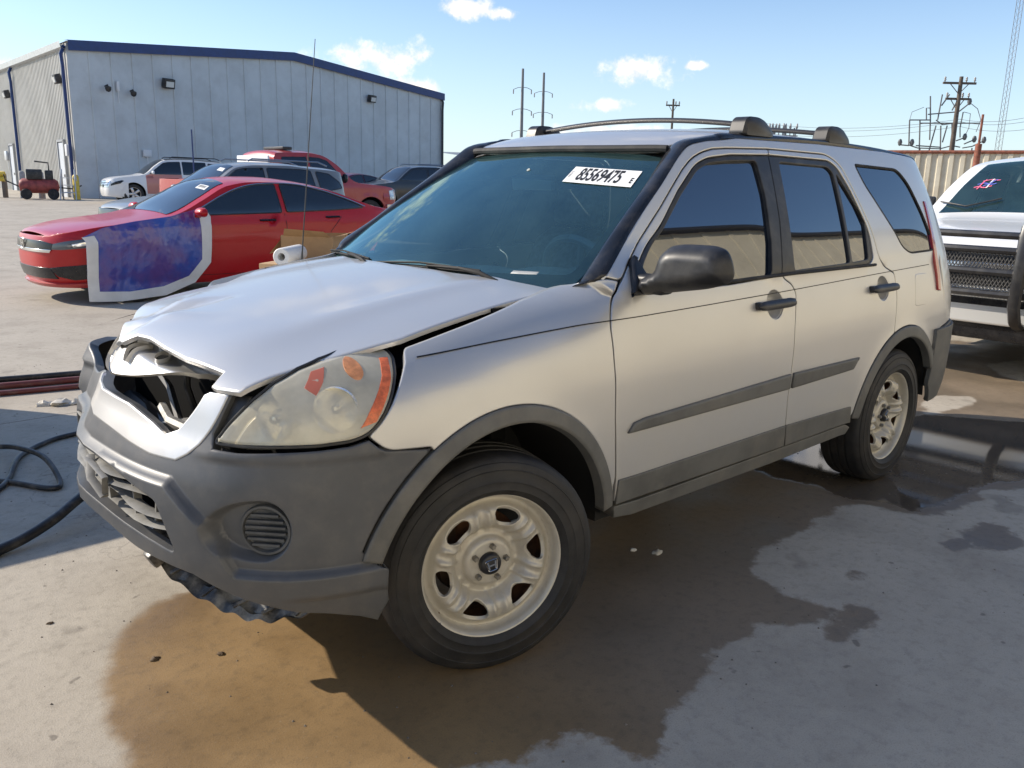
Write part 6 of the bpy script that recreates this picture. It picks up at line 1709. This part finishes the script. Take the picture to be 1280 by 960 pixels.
mb.obj('windscreen_writing', [mat('marker_pink', (.75, .15, .25), .5), mat('marker_blue', (.12, .15, .55), .5), mat('box_white', (.7, .7, .7), .5)], WTK)
for y in (.3, -.45):
    mb = MB(); P = [Vector(WP_.top(-.50 - .02 * abs(k_), (y + .05 * k_) * 1.0)) + Vector((.01, 0, .02)) for k_ in range(-4, 5)]; mb.tube(P, .008, 6); mb.obj('wiper', BLACKPL, WTK)
# ================================================================== small things
# unseen pickup added to the left, outside the frame: its bed throws the shadow on the concrete at the left edge
BLU = WHT
NPK, part, sh = build_car('pickup_truck', (5.55, -3.36, 0), 0, PK, BLU, 'unseen white pickup added left of the silver SUV to cast the shadow before its nose', 'truck',
    wind=rnd([(-.44,-.60),(-.44,.60),(-1.22,.57),(-1.22,-.57)], .05), sidewin=[[(-.70,1.23),(-1.15,1.70),(-1.35,1.76),(-1.62,1.77),(-1.64,1.22)], [(-1.72,1.22),(-1.70,1.77),(-2.35,1.75),(-2.42,1.24)]])
# bin with a carton and a paper roll on its lid, half hidden behind the bonnet
BIN = empty('wheeled_bin', (-.66, -1.36, 0), .1, 'dark grey wheeled bin standing behind the bonnet of the silver SUV', 'bin')
BINM = mat('bin_grey', (.06, .065, .07), .5, nscale=8, namt=.15)
mb = MB(); V = []
for z, k_ in ((.10, .80), (.83, 1.0), (.86, 1.06), (.88, 1.06)):
    V += [(-.27 * k_, -.29 * k_, z), (.27 * k_, -.29 * k_, z), (.27 * k_, .29 * k_, z), (-.27 * k_, .29 * k_, z)]
mb.add(V, [(4 * r_ + i, 4 * r_ + (i + 1) % 4, 4 * r_ + 4 + (i + 1) % 4, 4 * r_ + 4 + i) for r_ in range(3) for i in range(4)] + [(0, 1, 2, 3)], False); mb.obj('tub', BINM, BIN)
mb = MB(); mb.box((0, 0, .897), (.60, .64, .033), bev=.012); mb.obj('lid', BINM, BIN)
for y in (-.24, .24):
    mb = MB(); mb.lathe([(0, -.03), (.09, -.03), (.10, 0), (.09, .03), (0, .03)], 18, Matrix.Translation((-.2, y, .10)) @ Matrix.Rotation(R(90), 4, 'X')); mb.obj('wheel', RUBBER, BIN)
CARD = mat('cardboard', (.42, .27, .14), .8, nscale=9, namt=.12, dirt=((.30, .19, .10), .4, 20))
BX = empty('carton', (-.74, -1.40, .915), .76, 'open crumpled brown cardboard box beside a white roll, behind the bonnet', 'box')
mb = MB()
w_, d_, h_ = .30, .26, .22
for a, b in (((-w_/2, -d_/2), (w_/2, -d_/2)), ((w_/2, -d_/2), (w_/2, d_/2)), ((w_/2, d_/2), (-w_/2, d_/2)), ((-w_/2, d_/2), (-w_/2, -d_/2))):
    mb.add([(*a, 0), (*b, 0), (b[0] * 1.02, b[1] * 1.03, h_), (a[0] * 1.02, a[1] * 1.0, h_ + .006)], [(0, 1, 2, 3)], False)
mb.add([(-w_/2, -d_/2, .002), (w_/2, -d_/2, .002), (w_/2, d_/2, .002), (-w_/2, d_/2, .002)], [(0, 1, 2, 3)], False)
mb.obj('box_wall', CARD, BX)
for P in ([(-.15,-.12,.22),(.15,-.12,.22),(.13,-.20,.13),(-.14,-.21,.12)], [(.15,-.12,.22),(.15,.12,.22),(.20,.10,.25),(.19,-.10,.26)], [(-.15,.12,.22),(.15,.12,.22),(.12,.19,.235),(-.13,.18,.24)], [(-.15,-.12,.22),(-.15,.12,.22),(-.19,.10,.22),(-.20,-.1,.21)]):
    mb = MB(); mb.add(P, [(0, 1, 2, 3)], False); mb.obj('flap', CARD, BX)
FC = MB(); FC.box((0, 0, .055), (.24, .26, .108), bev=.004); q = FC.obj('carton', CARD); q.location = (-.50, -1.18, .915); q.rotation_euler = (0, 0, .6); tag(q, 'flat closed carton under the white paper roll, on the bin lid', 'box')
mb = MB()
mb.lathe([(.018, -.13), (.036, -.13), (.040, -.125), (.040, .125), (.036, .13), (.018, .13), (.016, .1), (.016, -.1)], 24, None, closed=True)
RL = mb.obj('paper_roll', mat('paper_white', (.75, .74, .72), .6)); RL.matrix_world = Matrix.Translation((-.45, -1.135, 1.066)) @ Matrix.Rotation(R(42), 4, 'Z') @ Matrix.Rotation(R(90), 4, 'Y')
tag(RL, 'white paper roll lying in front of the cardboard box, its hollow core showing', 'roll')
# hoses on the concrete
def hose(name, pts, r_, m_, label, zs=None):
    P = [(x, y, (zs[i] if zs else r_ + .001)) for i, (x, y) in enumerate(pts)]
    mb = MB(); mb.tube(spline(P, 10), r_, 10); return tag(mb.obj(name, m_), label, 'hose')
HB = mat('hose_rubber', (.018, .018, .02), .45, dirt=((.2, .18, .15), .4, 14))
HR = mat('hose_red', (.16, .035, .03), .5, dirt=((.25, .2, .16), .4, 10))
hose('air_hose', [(1.6,-4.3),(.9,-4.2),(.21,-4.02),(-.27,-3.91),(-1.2,-3.75),(-2.2,-3.9)], .020, HB, 'dark hose lying farthest from the car, beside two red hoses')
hose('air_hose', [(1.6,-4.0),(.9,-3.95),(.26,-3.80),(-.21,-3.70),(-1.2,-3.5),(-2.2,-3.6)], .022, HR, 'dark red hose in the middle of three parallel hoses')
hose('air_hose', [(1.6,-3.9),(.9,-3.78),(.31,-3.61),(-.15,-3.51),(-1.2,-3.3),(-2.3,-3.2)], .017, HR, 'red hose lying nearest the car of three parallel hoses')
hose('cable', [(-.4,-2.35),(.01,-2.43),(.21,-2.39),(.37,-2.33),(.56,-2.13),(.72,-1.74),(.95,-1.5)], .013, HB, 'thin black cable curving out from behind the torn bumper')
hose('cable', [(1.3,-2.5),(.85,-2.35),(.63,-2.19),(.56,-2.05),(.51,-1.85),(.52,-1.6),(.58,-1.57),(.72,-1.81),(.95,-2.0)], .013, HB, 'black cable doubling back in a flat loop at the left edge', [.013,.05,.07,.08,.07,.02,.014,.013,.013])
hose('air_hose', [(1.25,-1.0),(.99,-.93),(.91,-.95),(.82,-.97),(.70,-1.02),(.57,-1.12),(.42,-1.22),(.15,-1.30),(-.2,-1.2)], .021, HB, 'thick black hose running from the left edge under the broken bumper', [.021,.021,.024,.04,.07,.10,.12,.10,.03])
# crumpled paper scraps, chips of plastic
def scrap(name, x, y, s_, m_, label, cat_, group=None):
    rg = np.random.default_rng(int(abs(x * 1000) + abs(y * 77)))
    bmm = bmesh.new(); bmesh.ops.create_icosphere(bmm, subdivisions=2, radius=1)
    P = [Vector((v.co.x * s_ * (1 + .5 * rg.standard_normal() * .5), v.co.y * s_ * .7 * (1 + .25 * rg.standard_normal()), max(-.3, v.co.z) * s_ * .45 * (1 + .3 * rg.standard_normal()))) for v in bmm.verts]
    F = [[v.index for v in f.verts] for f in bmm.faces]; bmm.free()
    mb = MB(); mb.add(P, F, False); o = mb.obj(name, m_); o.location = (x, y, s_ * .14); return tag(o, label, cat_, group)
PAP = mat('scrap_paper', (.55, .52, .46), .7, nscale=30, namt=.2)
scrap('plastic_chip', -.97, .59, .016, mat('box_white', (.7, .7, .7), .5), 'pale round chip on the wet concrete behind the front wheel', 'chip')
scrap('plastic_chip', -1.02, .67, .022, PAP, 'larger pale chip on the wet concrete, right of the round chip', 'chip')
for i, (x, y, s_) in enumerate(((.16,-3.19,.05),(.07,-3.15,.06),(-.02,-3.11,.05))):
    scrap('paper_scrap', x, y, s_, PAP, 'crumpled pale scrap in a short row on the concrete beyond the bumper', 'scrap', 'crumpled scraps in a row')
for i, (x, y, s_) in enumerate(((.76,.15,.014),(.60,.25,.012),(.93,-.28,.010))):
    scrap('dead_leaf', x, y, s_, mat('leaf_brown', (.10, .065, .035), .8), ('dry brown leaf bit on the mud left of the shadow edge', 'dry brown leaf bit on the mud under the splash shield', 'dark dry leaf bit on the pale concrete beside the mud')[i], 'leaf')
# grit all over the yard near the car
mb = MB(); rg = np.random.default_rng(3)
for i in range(900):
    x = rg.uniform(-4, 1.4); y = rg.uniform(-4.5, 1.9); s_ = rg.uniform(.0015, .005)
    a = rg.uniform(0, 6.28); c, q = cos(a) * s_, sin(a) * s_
    mb.add([(x + c, y + q, 0), (x - q, y + c, 0), (x - c, y - q, 0), (x + q, y - c, 0), (x, y, s_ * .9)], [(0, 1, 4), (1, 2, 4), (2, 3, 4), (3, 0, 4)], False)
tag(mb.obj('grit', mat('grit', (.14, .12, .10), .9, nscale=40, namt=.5)), kind='stuff', label='fine grit strewn over the concrete around the silver SUV', cat='grit')
# paper label and torn print left on the bonnet edge
